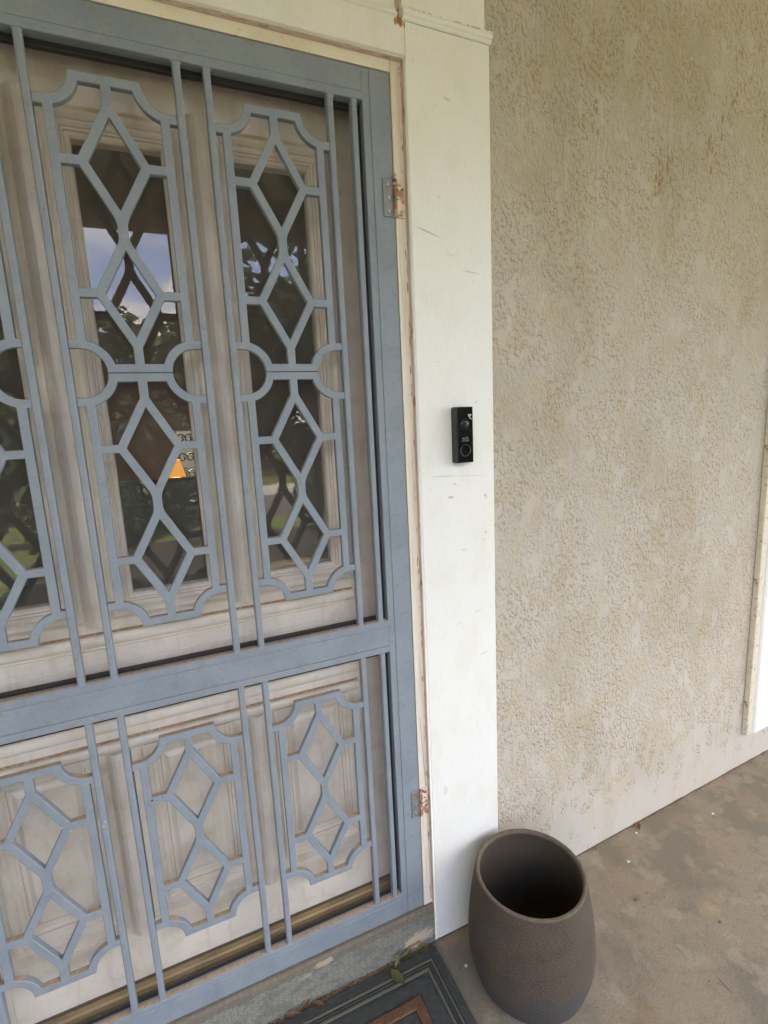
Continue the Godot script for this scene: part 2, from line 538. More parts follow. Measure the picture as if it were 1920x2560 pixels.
	K.bell_ring = mat(0.16, 0.16, 0.17, 0.25, 0.6)
	K.bell_text = mat(0.22, 0.22, 0.22, 0.5)
	K.peel = mat(0.42, 0.36, 0.33, 0.6)
	# --- planter: brown upper body, slate-grey foot
	n1 = noise_of(91, 60, 512, 512, 4)
	n2 = noise_of(92, 5, 512, 512, 2)
	# round the pot 1024 wide, 384 high: brown stoneware over a slate-grey foot, ragged where they meet
	var pn := noise_of(96, 5, 1024, 384, 2)
	var pb := noise_of(97, 90, 1024, 384, 4)
	im = blend_tex(1024, 384, c255(76, 65, 53), [[pb, 0.4, 0.75, 0.6, c255(66, 58, 50)], [pn, 0.56, 0.9, 0.6, c255(122, 104, 86)], [pn, 0.40, 0.12, 0.8, c255(40, 35, 31)]])
	for y in range(200, 384):
		for x in 1024:
			var i := y * 1024 + x
			var e := float(y - 262) / 52.0 + (pb[i] - 128) / 128.0 + (pn[i] - 128) / 110.0
			if e > -0.5:
				im.set_pixel(x, y, im.get_pixel(x, y).lerp(c255(76, 74, 72) if pn[i] > 120 else c255(55, 53, 52), smoothstep(-0.5, 0.7, e) * 0.85))
	K.pot = tmat(im, 0.88, Vector3(1, 1, 1), grey_tex(pn, 1024, 384), 0.06, false)
	im = blend_tex(256, 256, c255(100, 86, 69), [[noise_of(93, 20, 256, 256, 4), 0.4, 0.7, 0.7, c255(80, 72, 57)], [noise_of(94, 4, 256, 256, 2), 0.55, 0.9, 0.5, c255(150, 132, 110)]])
	K.pot_rim = tmat(im, 0.9, Vector3(4, 4, 4), grey_tex(noise_of(94, 4, 256, 256, 2), 256, 256), 0.08)
	im = blend_tex(512, 512, c255(76, 65, 53), [[n1, 0.4, 0.75, 0.6, c255(66, 58, 50)], [n2, 0.56, 0.9, 0.6, c255(122, 104, 86)], [n2, 0.40, 0.12, 0.8, c255(40, 35, 31)]])
	K.pot_inside = tmat(im, 0.88, Vector3(3, 3, 3))
	# --- mat
	n1 = noise_of(101, 50, 512, 512, 4)
	n2 = noise_of(102, 5, 512, 512, 2)
	im = blend_tex(512, 512, c255(56, 58, 56), [[n1, 0.45, 0.8, 0.7, c255(74, 74, 68)], [n2, 0.58, 0.9, 0.5, c255(84, 82, 74)], [n2, 0.35, 0.1, 0.6, c255(34, 35, 35)]])
	K.rubber = tmat(im, 0.72, Vector3(4, 4, 4), grey_tex(n2, 512, 512), 0.05)
	im = blend_tex(512, 512, c255(88, 86, 74), [[n2, 0.45, 0.8, 0.7, c255(110, 106, 90)]])
	K.rubber_worn = tmat(im, 0.8, Vector3(4, 4, 4))
	im = blend_tex(512, 512, c255(128, 92, 64), [[n2, 0.5, 0.85, 0.8, c255(164, 124, 92)], [n2, 0.42, 0.15, 0.85, c255(74, 52, 39)]])
	K.coir = tmat(im, 0.95, Vector3(6, 6, 6), grey_tex(n2, 512, 512), 0.2)
	# --- board on the right
	im = blend_tex(256, 256, c255(228, 228, 226), [[noise_of(111, 40, 256, 256, 4), 0.5, 0.85, 0.4, c255(214, 212, 204)]])
	K.board = tmat(im, 0.5, Vector3(1, 1, 1))
	im = blend_tex(256, 256, c255(208, 200, 182), [[noise_of(112, 30, 256, 256, 4), 0.5, 0.85, 0.5, c255(190, 176, 150)], [noise_of(113, 16, 256, 256, 4), 0.72, 0.85, 0.8, c255(150, 104, 74)]])
	K.strip = tmat(im, 0.6, Vector3(2, 2, 2))
	# --- leaves and litter
	im = blend_tex(128, 128, c255(84, 94, 46), [[noise_of(121, 20, 128, 128, 3), 0.45, 0.7, 0.8, c255(118, 122, 70)], [noise_of(122, 12, 128, 128, 3), 0.62, 0.75, 0.8, c255(96, 66, 40)]])
	K.leaf = tmat(im, 0.6, Vector3(14, 14, 14))
	K.leaf.backlight_enabled = true
	K.leaf.backlight = Color(0.25, 0.3, 0.1)
	im = blend_tex(128, 128, c255(94, 70, 50), [[noise_of(123, 14, 128, 128, 3), 0.4, 0.75, 0.8, c255(122, 92, 66)]])
	K.dry = tmat(im, 0.85, Vector3(14, 14, 14))
	K.grit = mat(0.30, 0.26, 0.21, 0.9)
	K.chip = mat(0.68, 0.66, 0.60, 0.7)
	# --- surroundings
	im = blend_tex(512, 512, c255(104, 112, 52), [[noise_of(131, 60, 512, 512, 4), 0.4, 0.75, 0.7, c255(70, 82, 36)], [noise_of(132, 6, 512, 512, 2), 0.5, 0.9, 0.6, c255(112, 118, 60)]])
	K.lawn = tmat(im, 0.95, Vector3(0.12, 0.12, 0.12))
	im = blend_tex(256, 256, c255(188, 180, 168), [[noise_of(133, 40, 256, 256, 4), 0.4, 0.8, 0.6, c255(160, 148, 132)]])
	K.pale = tmat(im, 0.9, Vector3(0.4, 0.4, 0.4))
	im = blend_tex(256, 256, c255(104, 98, 94), [[noise_of(134, 40, 256, 256, 4), 0.4, 0.8, 0.6, c255(84, 80, 78)]])
	K.asphalt = tmat(im, 0.9, Vector3(0.4, 0.4, 0.4))
	K.ceiling = mat(0.76, 0.69, 0.53, 0.85)
	K.beam = mat(0.42, 0.34, 0.25, 0.8)
	K.bark = mat(0.07, 0.05, 0.035, 0.9)
	K.roof = mat(0.09, 0.075, 0.065, 0.9)
	for k in 3:
		var m := mat([0.022, 0.03, 0.045][k], [0.036, 0.05, 0.058][k], [0.014, 0.016, 0.018][k], 0.7)
		m.backlight_enabled = true
		m.backlight = Color(0.1, 0.14, 0.04)
		K["foliage%d" % k] = m
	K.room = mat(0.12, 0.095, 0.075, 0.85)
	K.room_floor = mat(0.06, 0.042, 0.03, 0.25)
	K.yard = mat(0.17, 0.145, 0.10, 0.9)
	K.dark_ground = tmat(blend_tex(256, 256, c255(58, 50, 38), [[noise_of(151, 8, 256, 256, 3), 0.5, 0.85, 0.7, c255(84, 76, 50)], [noise_of(152, 60, 256, 256, 4), 0.5, 0.8, 0.6, c255(48, 58, 30)]]), 0.95, Vector3(0.5, 0.5, 0.5))
	K.iron = mat(0.03, 0.03, 0.03, 0.5)
	K.shade = mat(0.6, 0.4, 0.18, 0.8)
	K.shade.emission_enabled = true
	K.shade.emission = Color(1.0, 0.66, 0.26)
	K.shade.emission_energy_multiplier = 0.13
	K.dark_wood = mat(0.03, 0.022, 0.018, 0.35)

func stucco() -> void:
	var w := 1792
	var h := 2048
	var a := noise_of(81, 11, w, h, 4)
	var a2 := noise_of(89, 24, w, h, 5)
	var g := noise_of(82, 190, w, h, 3)
	var gate := noise_of(87, 16, w, h, 2)
	var fine := noise_of(83, 5, w, h, 2)
	var st := noise_st(84, 30, w, h, 1.0, 6.0, 3)
	var blot := noise_of(85, 420, w, h, 5)
	var warm := noise_of(86, 120, w, h, 5)
	var flat := noise_of(88, 70, w, h, 4)
	var d := PackedByteArray()
	d.resize(w * h * 3)
	var hh := PackedByteArray()
	hh.resize(w * h)
	var plateau := ramp(0.40, 0.54, 1.0)
	var plateau2 := ramp(0.44, 0.52, 1.0)
	var stl := ramp(0.58, 0.68, 1.0)
	var blo := ramp(0.42, 0.82, 1.0)
	var wa := ramp(0.42, 0.85, 1.0)
	var sm := ramp(0.56, 0.78, 1.0)      # smooth trowelled patches
	for y in h:
		for x in w:
			var i := y * w + x
			var v := a[i]
			var v2 := a2[i]
			var patch := sm[flat[i]]
			if y > 1760:      # the float-finished skirt along the floor
				patch = maxi(patch, clampi((y - 1800 + ((flat[i] - 128) << 1)) * 2, 0, 230))
			var p := ((plateau[v] * 70 + plateau2[v2] * 60) * (256 - patch)) >> 16
			p += (patch * 95) >> 8
			p += (stl[st[i]] * 16) >> 8
			p += (fine[i] - 128) >> 3
			hh[i] = clampi(p + 24, 0, 255)
			var r := 182
			var gg := 174
			var b := 159
			var k := blo[blot[i]]
			r -= (k * 8) >> 8
			gg -= (k * 9) >> 8
			b -= (k * 12) >> 8
			k = wa[warm[i]]
			r -= (k * 1) >> 8
			gg -= (k * 4) >> 8
			b -= (k * 9) >> 8
			k = patch
			r += (k * 4) >> 8
			gg += (k * 5) >> 8
			b += (k * 8) >> 8
			var f := (fine[i] - 128) >> 4
			r += f
			gg += f
			b += f
			# dirt and edge shade painted into the grooves round the lower edges of the plateaus
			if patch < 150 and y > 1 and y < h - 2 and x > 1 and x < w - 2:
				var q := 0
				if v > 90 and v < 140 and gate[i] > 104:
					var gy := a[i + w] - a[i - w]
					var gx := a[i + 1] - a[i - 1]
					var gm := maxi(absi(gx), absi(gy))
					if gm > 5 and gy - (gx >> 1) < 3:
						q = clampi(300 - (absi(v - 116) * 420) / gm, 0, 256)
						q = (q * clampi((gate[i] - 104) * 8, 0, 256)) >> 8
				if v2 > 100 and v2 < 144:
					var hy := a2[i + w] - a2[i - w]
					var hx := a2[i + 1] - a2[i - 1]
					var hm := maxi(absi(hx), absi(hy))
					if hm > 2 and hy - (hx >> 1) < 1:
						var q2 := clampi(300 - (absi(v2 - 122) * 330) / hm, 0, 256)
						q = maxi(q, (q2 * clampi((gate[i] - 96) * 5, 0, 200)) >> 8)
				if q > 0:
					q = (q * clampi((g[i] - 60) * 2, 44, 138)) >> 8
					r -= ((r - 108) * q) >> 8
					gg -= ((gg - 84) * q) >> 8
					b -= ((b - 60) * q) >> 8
			d[i * 3] = clampi(r, 0, 255)
			d[i * 3 + 1] = clampi(gg, 0, 255)
			d[i * 3 + 2] = clampi(b, 0, 255)
	var im := Image.create_from_data(w, h, false, Image.FORMAT_RGB8, d)
	# rust-brown stain clusters in the upper wall
	var bn := FastNoiseLite.new()
	bn.seed = 9
	bn.frequency = 0.06
	var hi := Image.create_from_data(w, h, false, Image.FORMAT_L8, hh)
	# smooth runs and dabs left by the trowel
	for i in 60:
		var c := Vector2(rng.randf() * w, rng.randf() * h)
		var up := c.y < h * 0.45
		var rx := rng.randf_range(4, 10) if up else rng.randf_range(5, 14)
		var ry := rng.randf_range(30, 90) if up else rng.randf_range(12, 46)
		blotch(im, c, rx, ry, c255(186, 179, 165), 0.22, bn)
		blotch(hi, c, rx, ry, Color(0.85, 0.85, 0.85), 0.9, bn, 0.6)
	for s in [[0.47, 0.44, 26], [0.50, 0.40, 18], [0.34, 0.57, 14], [0.46, 0.50, 16], [0.36, 0.54, 10], [0.52, 0.30, 30], [0.2, 0.5, 16], [0.60, 0.38, 26]]:
		for i in 16:
			blotch(im, Vector2(s[0] * w + rng.randfn(0, s[2]), s[1] * h * 0.5 + rng.randfn(0, s[2] * 1.6)), rng.randf_range(2, 6), rng.randf_range(3, 10), c255(136, 104, 70), rng.randf_range(0.2, 0.5), bn)
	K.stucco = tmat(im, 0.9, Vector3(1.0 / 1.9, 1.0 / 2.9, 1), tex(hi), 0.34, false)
	K.stucco.metallic_specular = 0.25

func concrete() -> void:
	var w := 2048
	var h := 1280
	var im := blend_tex(w, h, c255(142, 128, 108), [[noise_of(141, 330, w, h, 6), 0.40, 0.66, 0.8, c255(118, 109, 93)], [noise_of(142, 170, w, h, 6), 0.54, 0.78, 0.6, c255(146, 126, 106)], [noise_of(143, 90, w, h, 6), 0.58, 0.8, 0.5, c255(158, 147, 128)], [noise_of(147, 50, w, h, 5), 0.62, 0.8, 0.4, c255(118, 106, 90)], [noise_of(144, 16, w, h, 3), 0.62, 0.92, 0.3, c255(110, 98, 82)], [noise_of(145, 4, w, h, 2), 0.58, 0.95, 0.35, c255(174, 163, 146)], [noise_of(145, 4, w, h, 2), 0.36, 0.1, 0.4, c255(96, 86, 74)]])
	var bn := FastNoiseLite.new()
	bn.seed = 19
	bn.frequency = 0.03
	var at := func(x: float, z: float) -> Vector2: return Vector2((x + 0.9) / 2.6 * w, (z + 0.2) / 1.6 * h)
	# ring left by another pot
	var c: Vector2 = at.call(0.97, 0.30)
	for i in 420:
		var t := TAU * i / 420.0
		var k := clampf(0.55 + bn.get_noise_2d(cos(t) * 60, sin(t) * 60) * 1.4, 0.0, 1.0)
		var p := c + Vector2(cos(t), sin(t)) * 108.0 * (1.0 + 0.02 * bn.get_noise_1d(i * 3.0))
		stroke(im, p, p + Vector2(-sin(t), cos(t)) * 4.0, 11.0, c255(156, 148, 130), 0.05 * k)
	for s in [[0.781, 0.276, 40, 20, 170, 150, 108, 0.35], [0.83, 0.26, 60, 20, 160, 142, 108, 0.25], [0.402, 0.377, 26, 40, 132, 102, 70, 0.4], [0.36, 0.40, 40, 26, 120, 100, 80, 0.3], [0.62, 0.159, 20, 13, 112, 88, 72, 0.45], [0.62, 0.162, 5, 5, 66, 48, 40, 0.8], [0.67, 0.163, 6, 3, 56, 48, 44, 0.8], [0.773, 0.314, 7, 5, 90, 62, 48, 0.7], [0.50, 0.12, 90, 50, 130, 112, 96, 0.3], [0.53, 0.42, 120, 60, 150, 128, 112, 0.35], [0.66, 0.05, 50, 30, 130, 108, 90, 0.35], [0.9, 0.03, 90, 16, 152, 138, 118, 0.4], [1.2, 0.02, 60, 12, 154, 132, 114, 0.45], [0.10, 0.08, 30, 30, 128, 110, 92, 0.4], [0.44, 0.3, 60, 40, 148, 122, 106, 0.3]]:
		blotch(im, at.call(s[0], s[1]), s[2], s[3], c255(s[4], s[5], s[6]), s[7], bn, 0.2)
	for s in [[1.15, 0.35, 0.9], [0.55, 0.62, 2.2], [1.3, 0.1, 1.6]]:
		var p: Vector2 = at.call(s[0], s[1])
		var dir: float = s[2]
		for k in 60:
			dir += rng.randfn(0, 0.25)
			var q := p + Vector2(cos(dir), sin(dir)) * 5.0
			stroke(im, p, q, 0.7, c255(98, 86, 74), 0.35)
			p = q
	stroke(im, at.call(0.626, 0.402), at.call(0.622, 0.45), 1.6, c255(98, 76, 68), 0.7)
	stroke(im, at.call(0.61, 0.41), at.call(0.624, 0.43), 1.2, c255(98, 76, 68), 0.5)
	for i in 90:
		var p := Vector2(rng.randf_range(700, w - 4), rng.randf_range(120, 800))
		var dark := rng.randf() < 0.6
		blotch(im, p, rng.randf_range(0.8, 2.8), rng.randf_range(0.8, 2.2), c255(84, 68, 56) if dark else c255(182, 174, 160), rng.randf_range(0.2, 0.75), bn)
	K.concrete = tmat(im, 0.72, Vector3(1.0 / 2.6, 1.0 / 1.6, 1), grey_tex(noise_of(146, 8, 2048, 1280, 4), 2048, 1280), 0.1, false)
	K.concrete.uv1_offset = Vector3(0.9 / 2.6, 0.2 / 1.6, 0)
	K.concrete.metallic_specular = 0.35

# ------------------------------------------------------------------ the security door
func panel_loops() -> Array:
	var hh := 0.492
	var w := 0.0155
	var bar_x := 0.0985          # outer face of the side bars
	var r := 0.0432
	var half := [Vector2(0.0553, 0)]
	for k in range(1, 13):
		var t := PI - 0.5 * PI * k / 12.0
		half.append(Vector2(bar_x + r * cos(t), -r * sin(t)))
	half += [Vector2(0.1118, -r), Vector2(0.1118, -r - w), Vector2(bar_x, -r - w)]
	var out := PackedVector2Array()
	for p in half:
		out.append(p)
	for i in range(half.size() - 1, -1, -1):
		out.append(Vector2(half[i].x, -hh - half[i].y))
	for p in half:
		out.append(Vector2(-p.x, -hh - p.y))
	for i in range(half.size() - 1, -1, -1):
		out.append(Vector2(-half[i].x, half[i].y))
	var loops := [out]
	var cy := 0.138
	var iw := 0.0418
	var ih := 0.075
	var ow := 0.0596
	var oh := 0.107
	for s in [cy, hh - cy]:
		loops.append(PackedVector2Array([Vector2(0, -s + ih), Vector2(iw, -s), Vector2(0, -s - ih), Vector2(-iw, -s)]))
	var ix := bar_x - w
	var ri := r + w
	var tk := 0.0081
	for sx in [1.0, -1.0]:
		for up in [true, false]:
			var pts := [Vector2(tk, -w), Vector2(bar_x - sqrt(ri * ri - w * w), -w)]
			var t0 := PI - asin(w / ri)
			var t1 := PI - acos((bar_x - ix) / ri)
			for k in range(1, 10):
				var t := lerpf(t0, t1, k / 9.0)
				pts.append(Vector2(bar_x + ri * cos(t), -ri * sin(t)))
			pts += [Vector2(ix, -cy + w * 0.5), Vector2(ow * (1.0 - w * 0.5 / oh), -cy + w * 0.5), Vector2(tk, -cy + oh * (1.0 - tk / ow))]
			var loop := PackedVector2Array()
			for p in pts:
				loop.append(Vector2(p.x * sx, p.y if up else -hh - p.y))
			loops.append(loop)
		var wx := 0.0088
		var ox := ow * (1.0 - w * 0.5 / oh)
		var wy := oh * (1.0 - wx / ow)
		var mid := PackedVector2Array()
		for p in [Vector2(ix, -cy - w * 0.5), Vector2(ox, -cy - w * 0.5), Vector2(wx + 0.003, -cy - oh * (1.0 - (wx + 0.003) / ow)), Vector2(wx, -cy - wy - 0.004), Vector2(wx - 0.0004, -hh * 0.5), Vector2(wx, -hh + cy + wy + 0.004), Vector2(wx + 0.003, -hh + cy + oh * (1.0 - (wx + 0.003) / ow)), Vector2(ox, -hh + cy + w * 0.5), Vector2(ix, -hh + cy + w * 0.5)]:
			mid.append(Vector2(p.x * sx, p.y))
		loops.append(mid)
	return loops

# dust that has settled on the upward edges of a cut-out panel
func dust_strips(st: SurfaceTool, loops: Array) -> void:
	for li in loops.size():
		var d: PackedVector2Array = loops[li]
		var s := (1.0 if Geometry2D.is_polygon_clockwise(d) else -1.0) * (1.0 if li == 0 else -1.0)
		for i in d.size():
			var p := d[i]
			var q := d[(i + 1) % d.size()]
			var e := (q - p).normalized()
			var out := Vector2(-e.y, e.x) * s
			if out.y < 0.8:
				continue
			p += out * 0.00035
			q += out * 0.00035
			hquad(st, Vector3(p.x, p.y, -0.0016), Vector3(q.x, q.y, -0.0016), Vector3(q.x, q.y, -0.0125), Vector3(p.x, p.y, -0.0125), Vector3.UP)

func security_door() -> Node3D:
	var t := thing("security_door", "blue-grey painted steel security door with diamond cut-out panels and insect screen", "door")
	var L := -1.07
	var st: SurfaceTool
	# stiles: a box tube and a lip one step lower along the opening
	for s in [[-0.0478, -0.0008, -0.0639, -0.0478], [L, L + 0.047, L + 0.047, L + 0.0639]]:
		st = mb()
		bx(st, Vector3(s[0], 0, -0.03), Vector3(s[1], 2.03, 0), 0.0016)
		bx(st, Vector3(s[2], 0.0, -0.029), Vector3(s[3], 2.03, -0.0013), 0.001)
		part("stile", st, K.steel, t)
	for r in [[1.984, 2.03, [1.9687, 1.984]], [0.778, 0.828, [0.828, 0.8436], [0.7625, 0.778]], [0.0, 0.0505, [0.0505, 0.065]]]:
		st = mb()
		bx(st, Vector3(L + 0.064, r[0], -0.03), Vector3(-0.064, r[1], 0.0003), 0.0016)
		for k in range(2, r.size()):
			bx(st, Vector3(L + 0.064, r[k][0], -0.029), Vector3(-0.064, r[k][1], 0.0016), 0.0011)
		part("rail", st, K.steel, t)
	# dust lying on the upper edges
	for y in [0.8436, 0.065]:
		st = mb()
		bx(st, Vector3(L + 0.065, y - 0.0004, -0.0125), Vector3(-0.065, y + 0.0011, -0.0022), 0.0004)
		part("dust_layer", st, K.dust, t)
	# upright bars, upper and lower run
	var bars := [[-0.0893, -0.0763], [-0.1408, -0.1275], [-0.3757, -0.3623], [-0.4282, -0.4142], [-0.6657, -0.6526], [-0.7224, -0.7090], [-0.9475, -0.9342], [-0.9937, -0.9807]]
	for b in bars:
		for y in [[0.8426, 1.9697], [0.064, 0.7635]]:
			st = mb()
			extrude_y(st, rounded(b[0], b[1], -0.0185, 0.0006, 0.0035), y[0], y[1])
			part("upright_bar", st, K.steel, t)
	# cut-out panels
	st = mb()
	plate(st, panel_loops(), 0.0135, 0.0011)
	st.generate_normals()
	var mesh := st.commit()
	st = mb()
	dust_strips(st, panel_loops())
	st.generate_normals()
	var dust := st.commit()
	for cx in [-0.2516, -0.5404, -0.8283]:
		for y in [1.9235, 1.4305, 0.6925]:
			var o := put_mesh("cutout_panel", mesh, K.steel, t, Vector3(cx, y, -0.0016))
			put_mesh("dust_layer", dust, K.dust, o).set_meta("kind", "stuff")
	# weld beads where the uprights meet the rails
	st = mb(true)
	lathe(st, [Vector2(0.0, 0.0034), Vector2(0.004, 0.0030), Vector2(0.0075, 0.0016), Vector2(0.0096, -0.001)], 14)
	st.generate_normals()
	var bead := st.commit()
	for b in bars:
		for y in [1.9687, 0.8436, 0.7625, 0.065]:
			var o := put_mesh("weld_bead", bead, K.steel, t, Vector3((b[0] + b[1]) * 0.5, y, -0.0024))
			o.rotation.x = PI / 2
			o.scale = Vector3(rng.randf_range(0.85, 1.1), 1.0, rng.randf_range(0.35, 0.55))
	# dark screen frames and the screens
	for o in [[0.8436, 1.9687], [0.065, 0.7625]]:
		st = mb()
		var x0 := L + 0.0639
		var x1 := -0.0639
		var e := 0.0122
		# the sill side of the lower frame is let into the rail
		frame_sweep(st, x0 + e, x1 - e, o[0] + (0.0085 if o[0] > 0.5 else 0.0035), o[1] - e, [[0.0, -0.027], [0.0, -0.0175], [0.004, -0.0175], [0.004, -0.0205], [0.0065, -0.0205], [0.0065, -0.0195], [e, -0.0195], [e, -0.027]])
		part("screen_frame", st, K.gasket, t)
		st = mb()
		quad(st, Vector3(x0 + 0.002, o[0] + 0.002, -0.0228), Vector3(x0 + 0.002, o[1] - 0.002, -0.0228), Vector3(x1 - 0.002, o[1] - 0.002, -0.0228), Vector3(x1 - 0.002, o[0] + 0.002, -0.0228))
		part("insect_screen", st, K.screen, t)
	# knocked-off paint round the lower middle panel
	for p in [[-0.6235, 0.5572, 0.0036], [-0.6150, 0.5535, 0.0018], [-0.6030, 0.5580, 0.0028], [-0.6312, 0.5500, 0.0024], [-0.6590, 0.5717, 0.0020], [-0.6600, 0.5560, 0.0012]]:
		st = mb()
		var loop := PackedVector2Array()
		for k in 7:
			loop.append(Vector2(cos(TAU * k / 7.0), sin(TAU * k / 7.0)) * p[2] * rng.randf_range(0.25, 1.0))
		plate(st, [loop], 0.0008, 0.0002, 0.02)
		part("bare_patch", st, K.gasket2, t, Vector3(p[0], p[1], -0.0012 if p[0] > -0.65 else 0.0008))
	for p in [[-0.7165, 0.5345, 0.0026], [-0.7135, 0.5440, 0.0018], [-0.7752, 0.5444, 0.0024], [-0.7874, 0.5565, 0.0020], [-0.5580, 0.3120, 0.0016], [-0.2950, 1.1800, 0.0014]]:
		st = mb()
		var loop := PackedVector2Array()
		for k in 7:
			loop.append(Vector2(cos(TAU * k / 7.0), sin(TAU * k / 7.0)) * p[2] * rng.randf_range(0.4, 1.0))
		plate(st, [loop], 0.0008, 0.0002, 0.02)
		part("worn_patch", st, K.chip, t, Vector3(p[0], p[1], -0.0012 if p[0] < -0.72 or p[0] > -0.6 else 0.0009))
	# rust breaking through along the bottom lip
	for s in [[-0.238, -0.158], [-0.148, -0.132], [-0.11, -0.078]]:
		st = mb()
		var n := 9
		for i in n:
			var a: float = lerpf(s[0], s[1], float(i) / n)
			var b: float = lerpf(s[0], s[1], float(i + 1) / n)
			var w := rng.randf_range(0.0012, 0.0028)
			bx(st, Vector3(a, 0.0535 - w, -0.003), Vector3(b, 0.0535 + w * 0.4, -0.0008))
		part("rust_patch", st, K.grime, t)
	return t

func hinge(door: Node3D, y0: float, y1: float, xo: float, rusty: bool, label: String) -> void:
	var t := Node3D.new()
	t.name = "hinge"
	door.add_child(t, true)
	t.position = Vector3(xo, 0, 0)
	t.set_meta("label", label)
	var st := mb()
	bx(st, Vector3(-0.0275, y0, 0.0006), Vector3(-0.004, y1, 0.0028), 0.0006)
	part("leaf", st, K.zinc, t).set_meta("label", "grey leaf screwed to the steel stile")
	st = mb()
	# worn outline on the frame side
	var pts := PackedVector2Array([Vector2(0.003, y0), Vector2(0.0205, y0 - 0.001)])
	for k in range(1, 9):
		pts.append(Vector2(0.0205 + rng.randf_range(-0.0028, 0.0006), lerpf(y0, y1, k / 9.0)))
	pts.append(Vector2(0.020, y1))
	pts.append(Vector2(0.003, y1 + 0.0005))
	plate(st, [pts], 0.0022, 0.0005, 0.02)
	part("leaf", st, K.rust_leaf, t, Vector3(0, 0, 0.0036)).set_meta("label", "cream leaf with flaking paint and rust")
	var n := 5
	for k in n:
		st = mb(true)
		var a := lerpf(y0, y1, float(k) / n) + 0.0004
		var b := lerpf(y0, y1, float(k + 1) / n) - 0.0004
		tube(st, [Vector3(-0.0008, a, 0.0045), Vector3(-0.0008, b, 0.0045)], [0.0042, 0.0042], 12)
		part("knuckle", st, [K.rust_leaf, K.rust, K.zinc, K.rust, K.rust_leaf][k] if not rusty else [K.rust, K.rust, K.rust_leaf, K.rust, K.rust][k], t)
	if not rusty:
		st = mb(true)
		lathe(st, [Vector2(0.0, y1 + 0.011), Vector2(0.0032, y1 + 0.0105), Vector2(0.0046, y1 + 0.008), Vector2(0.0042, y1 + 0.0055), Vector2(0.0026, y1 + 0.0045), Vector2(0.0026, y1)], 12)
		part("pin", st, K.rust_leaf, t, Vector3(-0.0008, 0, 0.0045))
	for s in [-0.017, 0.013]:
		for k in 3:
			st = mb()
			var y := lerpf(y0, y1, [0.15, 0.5, 0.86][k])
			lathe(st, [Vector2(0.0, 0.0030), Vector2(0.0024, 0.0028), Vector2(0.0030, 0.0012), Vector2(0.0042, 0.0009), Vector2(0.0045, 0.0)], 6 if s < 0.0 else 10)
			var o := part("screw", st, K.screw if not rusty or k != 2 else K.rust, t, Vector3(s + [0.0, 0.001, -0.001][k], y, 0.0028 if s < 0.0 else 0.0036))
			o.rotation.x = PI / 2

